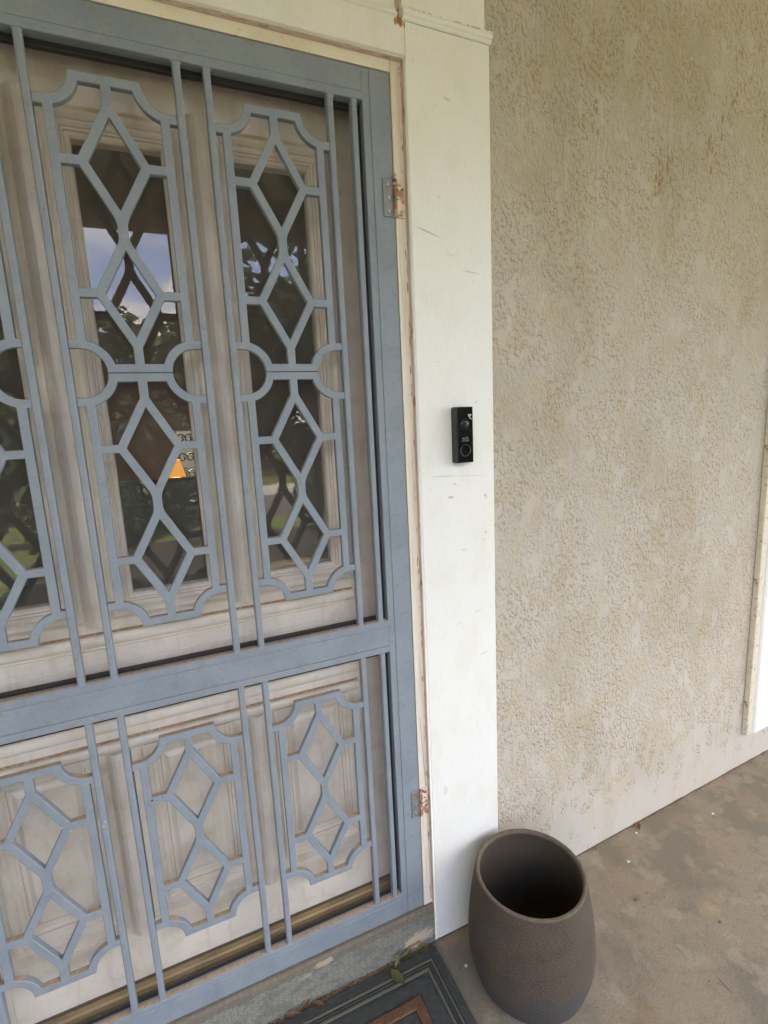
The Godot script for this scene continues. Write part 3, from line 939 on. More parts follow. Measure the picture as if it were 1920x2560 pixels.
# ------------------------------------------------------------------ the timber door behind
func timber_door() -> void:
	var t := thing("front_door", "dirty off-white timber front door with three tall panes behind the security door", "door")
	var z := -0.08
	var st: SurfaceTool
	for s in [[-0.122, -0.012], [-1.058, -0.948]]:
		st = mb()
		bx(st, Vector3(s[0], 0.056, -0.122), Vector3(s[1], 2.035, z), 0.002)
		part("stile", st, K.timber, t)
	for r in [[1.907, 2.035], [0.7335, 0.939], [0.642, 0.7335], [0.056, 0.2]]:
		st = mb()
		bx(st, Vector3(-0.948, r[0], -0.121), Vector3(-0.122, r[1], z + 0.0004), 0.0008)
		part("rail", st, K.timber, t)
	var cols := [-0.2455, -0.535, -0.8245]
	for i in 3:
		var cx: float = cols[i]
		# tall pane with its moulding
		var x0 := cx - 0.077
		var x1 := cx + 0.077
		st = mb()
		bx(st, Vector3(x0 - 0.01, 0.976, -0.104), Vector3(x1 + 0.01, 1.87, -0.1005))
		part("pane", st, K.glass, t)
		st = mb()
		frame_sweep(st, x0, x1, 0.986, 1.86, [[0.0, -0.118], [0.0, -0.094], [0.004, -0.090], [0.0085, -0.0885], [0.0095, -0.084], [0.013, -0.083], [0.0145, -0.079], [0.019, -0.0765], [0.0235, -0.0775], [0.0245, -0.074], [0.030, -0.0695], [0.036, -0.068], [0.041, -0.0705], [0.0435, -0.075], [0.0475, -0.0765], [0.0475, -0.121]])
		part("pane_moulding", st, K.timber, t)
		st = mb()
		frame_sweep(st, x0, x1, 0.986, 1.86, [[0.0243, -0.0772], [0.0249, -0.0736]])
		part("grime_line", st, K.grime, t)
		# lower panel
		st = mb()
		var px0 := cx - 0.062
		var px1 := cx + 0.062
		frame_sweep(st, px0, px1, 0.268, 0.607, [[0.0, -0.096], [0.0, -0.0925], [0.004, -0.0915], [0.0055, -0.088], [0.012, -0.0875], [0.014, -0.084], [0.022, -0.083], [0.024, -0.0795], [0.031, -0.0785], [0.033, -0.0755], [0.0375, -0.0745]])
		var o := part("panel_moulding", st, K.timber, t)
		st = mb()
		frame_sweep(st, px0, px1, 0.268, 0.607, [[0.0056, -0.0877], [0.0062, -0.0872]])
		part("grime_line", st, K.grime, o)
		st = mb()
		bx(st, Vector3(px0 - 0.008, 0.26, -0.12), Vector3(px1 + 0.008, 0.615, -0.0935))
		frame_sweep(st, px0 + 0.011, px1 - 0.011, 0.290, 0.592, [[-0.012, -0.0865], [0.0, -0.0865], [0.0015, -0.0885], [0.010, -0.0937]])
		quad(st, Vector3(px0 + 0.0225, 0.3015, -0.0865), Vector3(px1 - 0.0225, 0.3015, -0.0865), Vector3(px1 - 0.0225, 0.5805, -0.0865), Vector3(px0 + 0.0225, 0.5805, -0.0865))
		part("raised_panel", st, K.timber, t)
		# backing round the lower panel
		st = mb()
		bx(st, Vector3(cx - 0.1238, 0.199, -0.12), Vector3(px0 - 0.037, 0.643, -0.0812))
		bx(st, Vector3(px1 + 0.037, 0.199, -0.12), Vector3(cx + 0.1238, 0.643, -0.0812))
		bx(st, Vector3(px0 - 0.037, 0.199, -0.1195), Vector3(px1 + 0.037, 0.232, -0.0814))
		part("panel_surround", st, K.timber, t)
	# half-round mullion columns
	for cx in [-0.389, -0.6835]:
		for y in [[0.932, 1.921], [0.186, 0.645]]:
			st = mb()
			extrude_y(st, [Vector2(cx - 0.0225, -0.121), Vector2(cx + 0.0225, -0.121), Vector2(cx + 0.0225, -0.0765), Vector2(cx + 0.0205, -0.0745), Vector2(cx + 0.012, -0.0655), Vector2(cx + 0.0045, -0.0625), Vector2(cx - 0.0045, -0.0625), Vector2(cx - 0.012, -0.0655), Vector2(cx - 0.0205, -0.0745), Vector2(cx - 0.0225, -0.0765)], y[0], y[1])
			part("mullion_column", st, K.timber, t)
	# full-width mouldings: (z, y) sections
	for m in [[0.887, 0.0255, 0.011], [0.6925, 0.026, 0.008], [0.645, 0.0225, 0.012], [0.716, 0.012, 0.006]]:
		st = mb(false)
		var sec := []
		for k in 13:
			var a := -0.5 * PI + PI * k / 12.0
			sec.append(Vector2(z + 0.0002 + m[2] * (0.25 + 0.75 * cos(a)), m[0] + m[1] * (0.5 + 0.5 * sin(a))))
		sec = [Vector2(z - 0.003, m[0])] + sec + [Vector2(z - 0.003, m[0] + m[1])]
		extrude_x(st, sec, -0.945, -0.125)
		part("torus_moulding", st, K.timber, t)
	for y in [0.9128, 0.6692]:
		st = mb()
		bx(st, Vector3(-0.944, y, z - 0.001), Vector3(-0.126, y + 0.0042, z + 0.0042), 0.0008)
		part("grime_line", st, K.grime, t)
	# lock-rail panel
	st = mb()
	frame_sweep(st, -0.905, -0.192, 0.765, 0.848, [[-0.012, -0.0745], [0.0, -0.0745], [0.001, -0.0765], [0.006, -0.0772], [0.018, -0.0785], [0.022, -0.0785], [0.023, -0.076], [0.027, -0.076], [0.028, -0.0735], [0.033, -0.0735], [0.0345, -0.0805]])
	quad(st, Vector3(-0.893, 0.777, -0.0745), Vector3(-0.204, 0.777, -0.0745), Vector3(-0.204, 0.836, -0.0745), Vector3(-0.893, 0.836, -0.0745))
	part("raised_panel", st, K.timber, t)

	# brass threshold
	var b := thing("brass_threshold", "worn brass threshold strip at the foot of the timber door", "threshold")
	st = mb()
	extrude_x(st, [Vector2(-0.135, -0.002), Vector2(-0.135, 0.050), Vector2(-0.0795, 0.050), Vector2(-0.0785, 0.0535), Vector2(-0.073, 0.0555), Vector2(-0.064, 0.0525), Vector2(-0.060, 0.0485), Vector2(-0.056, 0.0495), Vector2(-0.051, 0.0475), Vector2(-0.047, 0.0425), Vector2(-0.038, 0.039), Vector2(-0.035, 0.034), Vector2(-0.035, -0.002)], -1.068, -0.002)
	part("strip", st, K.brass, b)
	st = mb()
	bx(st, Vector3(-1.06, 0.0525, -0.0845), Vector3(-0.01, 0.0585, -0.0775), 0.001)
	part("weather_seal", st, K.gasket2, b)

# ------------------------------------------------------------------ frame, casing, sill
func door_frame() -> void:
	var t := thing("door_surround", "white timber door frame with rust stains along its inner edge", "door frame")
	var st := mb()
	bx(st, Vector3(0.0012, -0.002, -0.15), Vector3(0.0262, 2.055, 0.0), 0.0008)
	part("jamb", st, K.jamb, t)
	st = mb()
	bx(st, Vector3(-1.0962, -0.002, -0.15), Vector3(-1.0712, 2.055, 0.0), 0.0008)
	part("jamb", st, K.jamb, t)
	st = mb()
	bx(st, Vector3(-1.0711, 2.0325, -0.15), Vector3(0.0011, 2.0549, 0.0), 0.0008)
	part("head", st, K.head, t)
	# stops that close the gap behind the steel door
	st = mb()
	bx(st, Vector3(-0.011, 0.0, -0.078), Vector3(0.0011, 2.0324, -0.034))
	part("stop", st, K.gasket2, t)
	st = mb()
	bx(st, Vector3(-1.071, 0.0, -0.078), Vector3(-1.059, 2.0324, -0.034))
	part("stop", st, K.gasket2, t)
	st = mb()
	bx(st, Vector3(-1.0589, 2.0345, -0.078), Vector3(-0.0111, 2.046, -0.034))
	part("stop", st, K.gasket2, t)

	# casing
	var c := thing("door_casing", "wide white painted door casing with scuff marks beside the stucco wall", "door casing")
	var zp := 0.0125
	st = mb()
	bx(st, Vector3(0.0318, FLOOR + 0.004, -0.09), Vector3(0.2405, 2.124, zp), 0.0015)
	part("pilaster_board", st, K.casing, c)
	st = mb()
	bx(st, Vector3(0.0258, FLOOR + 0.004, 0.0), Vector3(0.0275, 2.0555, zp - 0.0012))
	part("edge_return", st, K.return_paint, c)
	st = mb()
	bx(st, Vector3(0.0262, FLOOR + 0.0003, -0.06), Vector3(0.24, FLOOR + 0.0062, zp - 0.0006))
	part("rusty_foot", st, K.joint, c)
	# bead down the inner edge, then a quirk
	st = mb(true)
	tube(st, [Vector3(0.0289, FLOOR + 0.004, zp - 0.0022), Vector3(0.0289, 2.0592, zp - 0.0022)], [0.0027, 0.0027], 12)
	part("bead", st, K.casing, c)
	st = mb(true)
	tube(st, [Vector3(0.0289, 2.0589, zp - 0.0022), Vector3(-1.1, 2.0589, zp - 0.0022)], [0.0027, 0.0027], 12)
	part("bead", st, K.casing, c)
	st = mb()
	bx(st, Vector3(-1.1, 2.0551, -0.09), Vector3(0.0275, 2.0571, zp - 0.0014))
	part("edge_return", st, K.return_paint, c)
	st = mb()
	bx(st, Vector3(-1.1, 2.0618, -0.09), Vector3(0.0312, 2.1285, zp), 0.0012)
	part("head_board", st, K.casing, c)
	# cap moulding over the pilaster
	st = mb()
	extrude_x(st, [Vector2(-0.05, 2.1245), Vector2(zp + 0.001, 2.1245), Vector2(zp + 0.004, 2.127), Vector2(zp + 0.0045, 2.131), Vector2(zp + 0.0075, 2.1325), Vector2(zp + 0.0095, 2.136), Vector2(zp + 0.0095, 2.139), Vector2(zp + 0.0065, 2.141), Vector2(zp + 0.0085, 2.1425), Vector2(zp + 0.0085, 2.1445), Vector2(-0.05, 2.1445)], 0.0262, 0.244)
	part("cap_moulding", st, K.casing, c)
	st = mb()
	bx(st, Vector3(0.0262, 2.1447, -0.09), Vector3(0.2285, 2.7, zp + 0.001), 0.0012)
	part("frieze_block", st, K.casing, c)
	# stepped frieze over the door, with a gap at the block
	st = mb()
	extrude_x(st, [Vector2(-0.05, 2.1287), Vector2(zp - 0.001, 2.1287), Vector2(zp + 0.003, 2.131), Vector2(zp + 0.003, 2.1345), Vector2(zp - 0.002, 2.1365), Vector2(zp - 0.006, 2.147), Vector2(-0.05, 2.147)], -1.1, 0.0165)
	part("frieze_moulding", st, K.casing, c)
	st = mb()
	bx(st, Vector3(-1.1, 2.147, -0.09), Vector3(0.0165, 2.7, zp - 0.008), 0.001)
	part("frieze_board", st, K.casing, c)
	st = mb()
	bx(st, Vector3(0.0166, 2.1287, -0.08), Vector3(0.0261, 2.7, zp - 0.0105))
	part("rust_stain", st, K.return_paint, c)
	st = mb()
	for i in 16:
		var y := 2.1287 + 0.0022 * i
		bx(st, Vector3(0.0168 + rng.randf_range(0, 0.004), y, zp - 0.011), Vector3(0.0226 + rng.randf_range(0, 0.003), y + 0.0022, zp - 0.0098))
	part("rust_stain", st, K.rust, c)
	# left-hand pilaster, out of view
	st = mb()
	bx(st, Vector3(-1.31, FLOOR + 0.004, -0.09), Vector3(-1.1005, 2.7, zp), 0.0015)
	part("pilaster_board", st, K.casing, c)
	# crack and paint split beside the lower hinge
	st = mb()
	var px := 0.0095
	var y := 0.56
	while y > 0.02:
		if y < 0.28 and y > 0.26:
			part("paint_crack", st, K.gasket2, t)
			st = mb()
		var ny := y - 0.02
		var nx := px + (0.0012 if y > 0.1 and px < 0.02 else 0.0) + rng.randf_range(-0.0006, 0.0006)
		if y > 0.365 or y < 0.28:
			quad(st, Vector3(px, y, 0.00055), Vector3(px + 0.0007, y, 0.00055), Vector3(nx + 0.0007, ny, 0.00055), Vector3(nx, ny, 0.00055))
		px = nx
		y = ny
	part("paint_crack", st, K.gasket2, t)

	# sill block under the doors
	var s := thing("door_sill", "crackled grey-green painted sill step below the security door", "sill")
	st = mb()
	extrude_x(st, [Vector2(-0.16, FLOOR), Vector2(-0.16, -0.003), Vector2(0.0035, -0.003), Vector2(0.0075, -0.0048), Vector2(0.0098, -0.009), Vector2(0.0105, -0.016), Vector2(0.0105, FLOOR)], -1.0985, 0.0255)
	part("step", st, K.sill, s)

# ------------------------------------------------------------------ walls
func walls() -> void:
	var st := mb()
	bx(st, Vector3(0, 0, -0.12), Vector3(5.0, 2.9, 0.0))
	var w := thing("stucco_wall", "beige trowelled stucco wall with cracked texture behind the planter", "wall", Vector3(0.2, FLOOR, -0.0118))
	w.rotation.y = 0.0468
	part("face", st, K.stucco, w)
	# dirty joint between wall and slab, uneven along its length
	st = mb()
	var jx := 0.06
	while jx < 2.6:
		var jl := rng.randf_range(0.02, 0.06)
		bx(st, Vector3(jx, 0.0, -0.001), Vector3(jx + jl, rng.randf_range(0.0022, 0.0048), rng.randf_range(0.001, 0.0032)))
		jx += jl
	part("dirty_joint", st, K.joint, w)
	st = mb()
	bx(st, Vector3(-3.2, 0, -0.14), Vector3(0, 2.9, 0.0))
	w = thing("stucco_wall", "stucco wall to the left of the door casing", "wall", Vector3(-1.3, FLOOR, -0.012))
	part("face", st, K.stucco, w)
	st = mb()
	bx(st, Vector3(-1.3, 2.055, -0.15), Vector3(0.2, 2.78, -0.092))
	w = thing("stucco_wall", "wall above the door head", "wall")
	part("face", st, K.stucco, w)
	# unseen wing wall, added to block light from the left
	st = mb()
	bx(st, Vector3(-0.15, 0, 0), Vector3(0, 2.9, 3.4))
	w = thing("stucco_wall", "unseen wing wall added to shade the left end of the porch", "wall", Vector3(-3.0, FLOOR, 0.0))
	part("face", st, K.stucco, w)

	# white board on the right
	var b := thing("window_surround", "white board with a cream edging strip on the far right of the stucco wall", "trim", Vector3(1.467, 0.028, -0.0705))
	b.rotation.y = 0.0468
	st = mb()
	bx(st, Vector3(0, 0, 0), Vector3(0.036, 1.9, 0.021), 0.002)
	part("edging_strip", st, K.strip, b)
	st = mb()
	bx(st, Vector3(0.0375, -0.003, 0), Vector3(1.1, 1.9, 0.027), 0.006)
	part("board", st, K.board, b)

	# porch floor and ground
	st = mb()
	bx(st, Vector3(-3.0, FLOOR - 0.14, -0.3), Vector3(5.2, FLOOR, 2.75), 0.01)
	structure("porch_floor", st, K.concrete)
	st = mb()
	quad(st, Vector3(-220, -0.262, -120), Vector3(220, -0.262, -120), Vector3(220, -0.262, 220), Vector3(-220, -0.262, 220))
	structure("lawn", st, K.lawn)
	st = mb()
	quad(st, Vector3(0.2, -0.256, 8.0), Vector3(7.0, -0.256, 7.6), Vector3(7.0, -0.256, 10.75), Vector3(0.2, -0.256, 10.95))
	structure("driveway", st, K.asphalt)
	for p in [[-14.0, -3.9, 3.5, 15.0], [4.4, 13.0, 2.9, 6.2]]:  # pale ground added out of view to bounce light up onto the casing
		st = mb()
		quad(st, Vector3(p[0], -0.2545, p[2]), Vector3(p[1], -0.2545, p[2]), Vector3(p[1], -0.2545, p[3]), Vector3(p[0], -0.2545, p[3]))
		structure("driveway", st, K.pale)
	st = mb()
	quad(st, Vector3(-0.4, -0.252, 10.98), Vector3(7.0, -0.252, 10.78), Vector3(7.0, -0.252, 12.6), Vector3(-0.4, -0.252, 13.3))
	structure("pavement", st, K.pale)

	st = mb()
	quad(st, Vector3(-2.2, -0.2535, 2.76), Vector3(4.3, -0.2535, 2.76), Vector3(4.3, -0.2535, 6.4), Vector3(-2.2, -0.2535, 6.9))
	structure("added_dark_bed", st, K.dark_ground)  # dark ground added to darken what the lower panes reflect

	# porch roof
	var r := thing("porch_roof", "porch roof with brown ceiling and beam over the door", "roof")
	st = mb()
	bx(st, Vector3(-3.15, 2.76, -0.16), Vector3(5.3, 2.80, 2.38))
	part("ceiling", st, K.ceiling, r)
	st = mb()
	bx(st, Vector3(-3.15, 2.53, 2.24), Vector3(5.3, 2.758, 2.38), 0.01)
	part("beam", st, K.beam, r)
	st = mb()
	bx(st, Vector3(-5.5, 2.82, -5.2), Vector3(6.0, 2.98, 2.75))
	part("deck", st, K.roof, r)
	st = mb()
	bx(st, Vector3(5.05, FLOOR, 2.26), Vector3(5.2, 2.53, 2.37), 0.01)
	part("post", st, K.beam, r)

# ------------------------------------------------------------------ room behind the glass
func room() -> void:
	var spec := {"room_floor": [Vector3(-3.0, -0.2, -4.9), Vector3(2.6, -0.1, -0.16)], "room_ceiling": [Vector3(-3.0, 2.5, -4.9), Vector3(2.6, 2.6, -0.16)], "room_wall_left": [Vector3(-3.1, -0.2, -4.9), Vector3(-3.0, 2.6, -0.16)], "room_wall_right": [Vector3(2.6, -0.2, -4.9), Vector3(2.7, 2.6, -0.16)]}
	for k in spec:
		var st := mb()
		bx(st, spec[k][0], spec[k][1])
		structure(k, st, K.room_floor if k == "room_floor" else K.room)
	# back wall with a window opening
	var wx0 := -0.37
	var wx1 := 0.45
	var wy0 := 0.80
	var wy1 := 1.34
	var st := mb()
	bx(st, Vector3(-3.0, -0.1, -4.9), Vector3(wx0, 2.5, -4.8))
	bx(st, Vector3(wx1, -0.1, -4.9), Vector3(2.6, 2.5, -4.8))
	bx(st, Vector3(wx0, -0.1, -4.9), Vector3(wx1, wy0, -4.8))
	bx(st, Vector3(wx0, wy1, -4.9), Vector3(wx1, 2.5, -4.8))
	structure("room_wall_back", st, K.room)
	var g := thing("iron_window_grille", "black scrolled iron grille in the bright window at the back of the room", "grille", Vector3(0, 0, -4.78))
	for x in [wx0, -0.21, -0.185, 0.02, 0.22, wx1 - 0.01]:
		st = mb()
		bx(st, Vector3(x, wy0, -0.006), Vector3(x + 0.01, wy1, 0.006))
		part("upright", st, K.iron, g)
	for y in [wy0, 0.93, 1.17, wy1 - 0.012]:
		st = mb()
		bx(st, Vector3(wx0 + 0.011, y, -0.005), Vector3(wx1 - 0.011, y + 0.01, 0.005))
		part("crossbar", st, K.iron, g)
	var yard := thing("added_yard_wall", "brown yard wall added to dim the view through the grilled back window", "wall", Vector3(0, -0.262, -7.6))  # added outside to cut the brightness of the window opening
	st = mb()
	bx(st, Vector3(-4.5, 0, -0.1), Vector3(4.5, 3.2, 0.1))
	part("face", st, K.yard, yard)
	for row in 3:
		for k in 10:
			st = mb(true)
			var c := Vector3(wx0 + 0.05 + k * 0.08, [0.87, 1.05, 1.25][row], 0)
			var pts := []
			var rad := []
			for i in 17:
				var t := i / 16.0 * TAU * 1.2
				var r := 0.046 * (1.0 - 0.62 * i / 16.0)
				pts.append(c + Vector3(cos(t) * r, sin(t) * r * 1.1, 0))
				rad.append(0.0085)
			tube(st, pts, rad, 5)
			part("scroll", st, K.iron, g)
	var c := thing("console_table", "dark table in the room carrying the amber lamp", "table", Vector3(-0.55, -0.1, -4.0))
	st = mb()
	bx(st, Vector3(-0.5, 0.86, -0.2), Vector3(0.5, 0.90, 0.2), 0.005)
	part("table_top", st, K.dark_wood, c)
	for x in [-0.46, 0.42]:
		for z in [-0.17, 0.13]:
			st = mb()
			bx(st, Vector3(x, 0, z), Vector3(x + 0.04, 0.86, z + 0.04))
			part("leg", st, K.dark_wood, c)
	st = mb()
	extrude_x(st, [Vector2(0.21, 0.2), Vector2(0.21, 1.0), Vector2(0.235, 1.03), Vector2(0.28, 1.03), Vector2(0.30, 1.0), Vector2(0.31, 0.2)], -0.62, 0.40)
	part("back_board", st, K.dark_wood, c)
	var l := thing("table_lamp", "small lit lamp with an amber shade seen through the middle pane", "lamp", Vector3(-0.425, 0.8, -4.0))
	st = mb(true)
	lathe(st, [Vector2(0.05, 0.0), Vector2(0.045, 0.012), Vector2(0.012, 0.03), Vector2(0.012, 0.12)], 16)
	part("base", st, K.dark_wood, l)
	st = mb(true)
	lathe(st, [Vector2(0.088, 0.115), Vector2(0.05, 0.27)], 20)
	part("shade", st, K.shade, l)
	var o := OmniLight3D.new()
	o.name = "lamp_glow"
	o.light_color = Color(1.0, 0.62, 0.26)
	o.light_energy = 0.02
	o.light_size = 0.03
	o.omni_range = 8.0
	o.omni_attenuation = 2.0
	o.shadow_enabled = true
	o.position = Vector3(0, 0.19, 0)
	l.add_child(o)

# ------------------------------------------------------------------ doorbell
func doorbell() -> void:
	var t := thing("video_doorbell", "slim black video doorbell with round button on the white casing", "doorbell", Vector3(0.1405, 1.2785, 0.0125))
	var st := mb()
	bx(st, Vector3(-0.0215, -0.064, 0.0), Vector3(0.0215, 0.064, 0.006), 0.001)
	part("mounting_plate", st, K.bell_body, t)
	st = mb()
	extrude_y(st, rounded(-0.0228, 0.0228, 0.006, 0.0262, 0.003, 4), -0.0655, 0.0655)
	part("body", st, K.bell_body, t)
	st = mb()
	bx(st, Vector3(-0.0205, -0.0645, 0.0255), Vector3(0.0218, 0.0645, 0.0276), 0.0009)
	part("faceplate", st, K.bell_face, t)
	var zf := 0.0277
	st = mb(true)
	lathe(st, [Vector2(0.0, 0.0016), Vector2(0.006, 0.0014), Vector2(0.0095, 0.0006), Vector2(0.0105, -0.0004)], 28)
	var o := part("camera_lens", st, K.bell_lens, t, Vector3(-0.0004, 0.0255, zf))
	o.rotation.x = PI / 2
	for r in [[0.0125, 0.0255, 0.0004], [0.0135, -0.0362, 0.0006]]:
		st = mb(true)
		var pts := []
		var rad := []
		for k in 41:
			var a := TAU * k / 40.0
			pts.append(Vector3(cos(a) * r[0], sin(a) * r[0], 0))
			rad.append(r[2])
		tube(st, pts, rad, 6)
		part("lens_ring" if r[1] > 0.0 else "button_ring", st, K.bell_body if r[1] > 0.0 else K.bell_ring, t, Vector3(-0.0004, r[1], zf + 0.0002))
	st = mb()
	lathe(st, [Vector2(0.0, 0.0005), Vector2(0.012, 0.0005), Vector2(0.0127, -0.0004)], 32)
	o = part("button", st, K.bell_face, t, Vector3(-0.0004, -0.0362, zf))
	o.rotation.x = PI / 2
	st = mb()
	bx(st, Vector3(-0.0008, 0.0065, zf - 0.0004), Vector3(0.0006, 0.0079, zf + 0.0002))
	part("status_dot", st, K.bell_ring, t)
	var f := SystemFont.new()
	f.font_names = PackedStringArray(["Droid Sans"])
	for w in [["eufy", 0.0066, -0.0075], ["SECURITY", 0.0019, -0.0140]]:
		var m := TextMesh.new()
		m.text = w[0]
		m.font = f
		m.font_size = 48
		m.pixel_size = w[1] / 34.0
		m.depth = 0.0003
		put_mesh("lettering", m, K.bell_text, t, Vector3(0.0, w[2], zf + 0.0001))
	# peeling film at the top right
	st = mb()
	plate(st, [PackedVector2Array([Vector2(0.006, 0.0478), Vector2(0.0085, 0.0490), Vector2(0.0105, 0.0475), Vector2(0.0135, 0.0492), Vector2(0.0165, 0.0482), Vector2(0.0163, 0.0448), Vector2(0.0125, 0.0430), Vector2(0.0128, 0.0408), Vector2(0.0165, 0.0385), Vector2(0.0168, 0.0352), Vector2(0.0140, 0.0362), Vector2(0.0092, 0.0405), Vector2(0.0075, 0.0440)])], 0.0003, 0.0001, 0.02)
	part("peeling_film", st, K.peel, t, Vector3(0.0012, 0, zf + 0.0004))

# ------------------------------------------------------------------ planter and mat
func planter() -> void:
	var t := thing("planter_pot", "empty barrel-shaped brown and slate planter standing before the white casing", "planter", Vector3(0.2149, FLOOR, 0.1826))
	var ctrl := [0.137, 0.1568, 0.1568, 0.1492, 0.1362]
	var prof := func(u: float) -> float:
		var s := u * 4.0
		var i := mini(int(s), 3)
		var fz := s - i
		var p0: float = ctrl[maxi(i - 1, 0)] if i > 0 else 2.0 * ctrl[0] - ctrl[1]
		var p1: float = ctrl[i]
		var p2: float = ctrl[i + 1]
		var p3: float = ctrl[i + 2] if i < 3 else 2.0 * ctrl[4] - ctrl[3]
		return 0.5 * (2.0 * p1 + (p2 - p0) * fz + (2.0 * p0 - 5.0 * p1 + 4.0 * p2 - p3) * fz * fz + (3.0 * p1 - p0 - 3.0 * p2 + p3) * fz * fz * fz)
	var hgt := 0.30
	var st := mb(true)
	var pts := [Vector2(0.0, 0.004), Vector2(0.126, 0.0), Vector2(0.134, 0.002)]
	for k in range(1, 29):
		var u := 0.99 * k / 28.0
		pts.append(Vector2(prof.call(u), u * hgt))
	lathe_uv(st, pts, 72, hgt)
	part("body", st, K.pot, t)
	st = mb(true)
	var rr: float = prof.call(0.99)
	pts = [Vector2(rr, 0.99 * hgt), Vector2(rr - 0.0008, hgt - 0.0012), Vector2(rr - 0.0032, hgt + 0.0002), Vector2(rr - 0.0078, hgt), Vector2(rr - 0.0098, hgt - 0.0022), Vector2(rr - 0.0108, hgt - 0.008)]
	lathe(st, pts, 72, 0.002)
	part("rim", st, K.pot_rim, t)
	st = mb(true)
	pts = [Vector2(rr - 0.0108, hgt - 0.008)]
	for k in range(1, 13):
		var u := lerpf(0.96, 0.06, k / 12.0)
		pts.append(Vector2(prof.call(u) - 0.012, u * hgt))
	pts.append(Vector2(0.0, 0.018))
	lathe(st, pts, 72)
	part("inside", st, K.pot_inside, t)

func ring_strip(st: SurfaceTool, x0: float, x1: float, z0: float, z1: float, o: float, w: float, ya: float, yb: float) -> void:
	bx(st, Vector3(x0 + o, ya, z0 + o), Vector3(x1 - o, yb, z0 + o + w), 0.0008)
	bx(st, Vector3(x0 + o, ya, z1 - o - w), Vector3(x1 - o, yb, z1 - o), 0.0008)
	bx(st, Vector3(x0 + o, ya, z0 + o + w), Vector3(x0 + o + w, yb, z1 - o - w), 0.0008)
	bx(st, Vector3(x1 - o - w, ya, z0 + o + w), Vector3(x1 - o, yb, z1 - o - w), 0.0008)

func door_mat() -> void:
	var t := thing("door_mat", "black rubber doormat with raised ridges and a coir border", "doormat", Vector3(0.0, FLOOR, 0.0))
	var x0 := -0.88
	var x1 := 0.0165
	var z0 := 0.0265
	var z1 := 0.53
	var st := mb()
	bx(st, Vector3(x0, 0.0005, z0), Vector3(x1, 0.0075, z1), 0.002)
	part("base", st, K.rubber, t)
	for r in [[0.002, 0.022, 0.0098, 0], [0.027, 0.005, 0.0115, 1], [0.036, 0.004, 0.0105, 0], [0.045, 0.0065, 0.0118, 1], [0.058, 0.036, 0.0092, 0], [0.097, 0.0225, 0.0122, 2], [0.122, 0.024, 0.0092, 0], [0.150, 0.012, 0.012, 2], [0.172, 0.03, 0.0092, 0]]:
		st = mb()
		ring_strip(st, x0, x1, z0, z1, r[0], r[1], 0.0062, r[2])
		part(["ridge", "ridge", "coir_border"][r[3]], st, [K.rubber, K.rubber_worn, K.coir][r[3]], t)
	# coir pile
	var mm := MultiMesh.new()
	mm.transform_format = MultiMesh.TRANSFORM_3D
	st = mb()
	bx(st, Vector3(-0.0005, 0, -0.0005), Vector3(0.0005, 0.004, 0.0005))
	st.generate_normals()
	mm.mesh = st.commit()
	var spots := []
	for i in 2600:
		var x := rng.randf_range(-0.5, x1 - 0.0985)
		var z := z0 + 0.0985 + rng.randf() * 0.0195
		if i % 3 == 0:
			x = x1 - 0.0985 - rng.randf() * 0.0195
			z = rng.randf_range(z0 + 0.0985, z0 + 0.3)
		spots.append(Transform3D(Basis.from_euler(Vector3(rng.randfn(0, 0.6), rng.randf() * TAU, rng.randfn(0, 0.6))), Vector3(x, 0.0115, z)))
	mm.instance_count = spots.size()
	for i in spots.size():
		mm.set_instance_transform(i, spots[i])
	var o := MultiMeshInstance3D.new()
	o.name = "coir_pile"
	o.multimesh = mm
	o.material_override = K.coir
	o.set_meta("kind", "stuff")
	t.add_child(o)

# ------------------------------------------------------------------ leaves and litter
func leaf_mesh(length: float, width: float, curl: float, fold: float, seed_: int) -> ArrayMesh:
	var r := RandomNumberGenerator.new()
	r.seed = seed_
	var st := mb(true)
	var n := 10
	var rows := []
	for i in n + 1:
		var u := float(i) / n
		var w := width * 0.5 * pow(sin(PI * clampf(u * 0.92 + 0.04, 0, 1)), 0.8) * (1.0 + r.randf_range(-0.12, 0.12))
		var a := curl * u
		var c := Vector3(0, sin(a) * length * u * 0.6, cos(a * 0.8) * length * u)
		rows.append([c + Vector3(-w, absf(w) * fold, 0), c + Vector3(-w * 0.5, absf(w) * fold * 0.35, 0), c, c + Vector3(w * 0.5, absf(w) * fold * 0.35, 0), c + Vector3(w, absf(w) * fold, 0)])
	for i in n:
		for k in 4:
			quad(st, rows[i][k], rows[i][k + 1], rows[i + 1][k + 1], rows[i + 1][k])
	st.generate_normals()
	return st.commit()

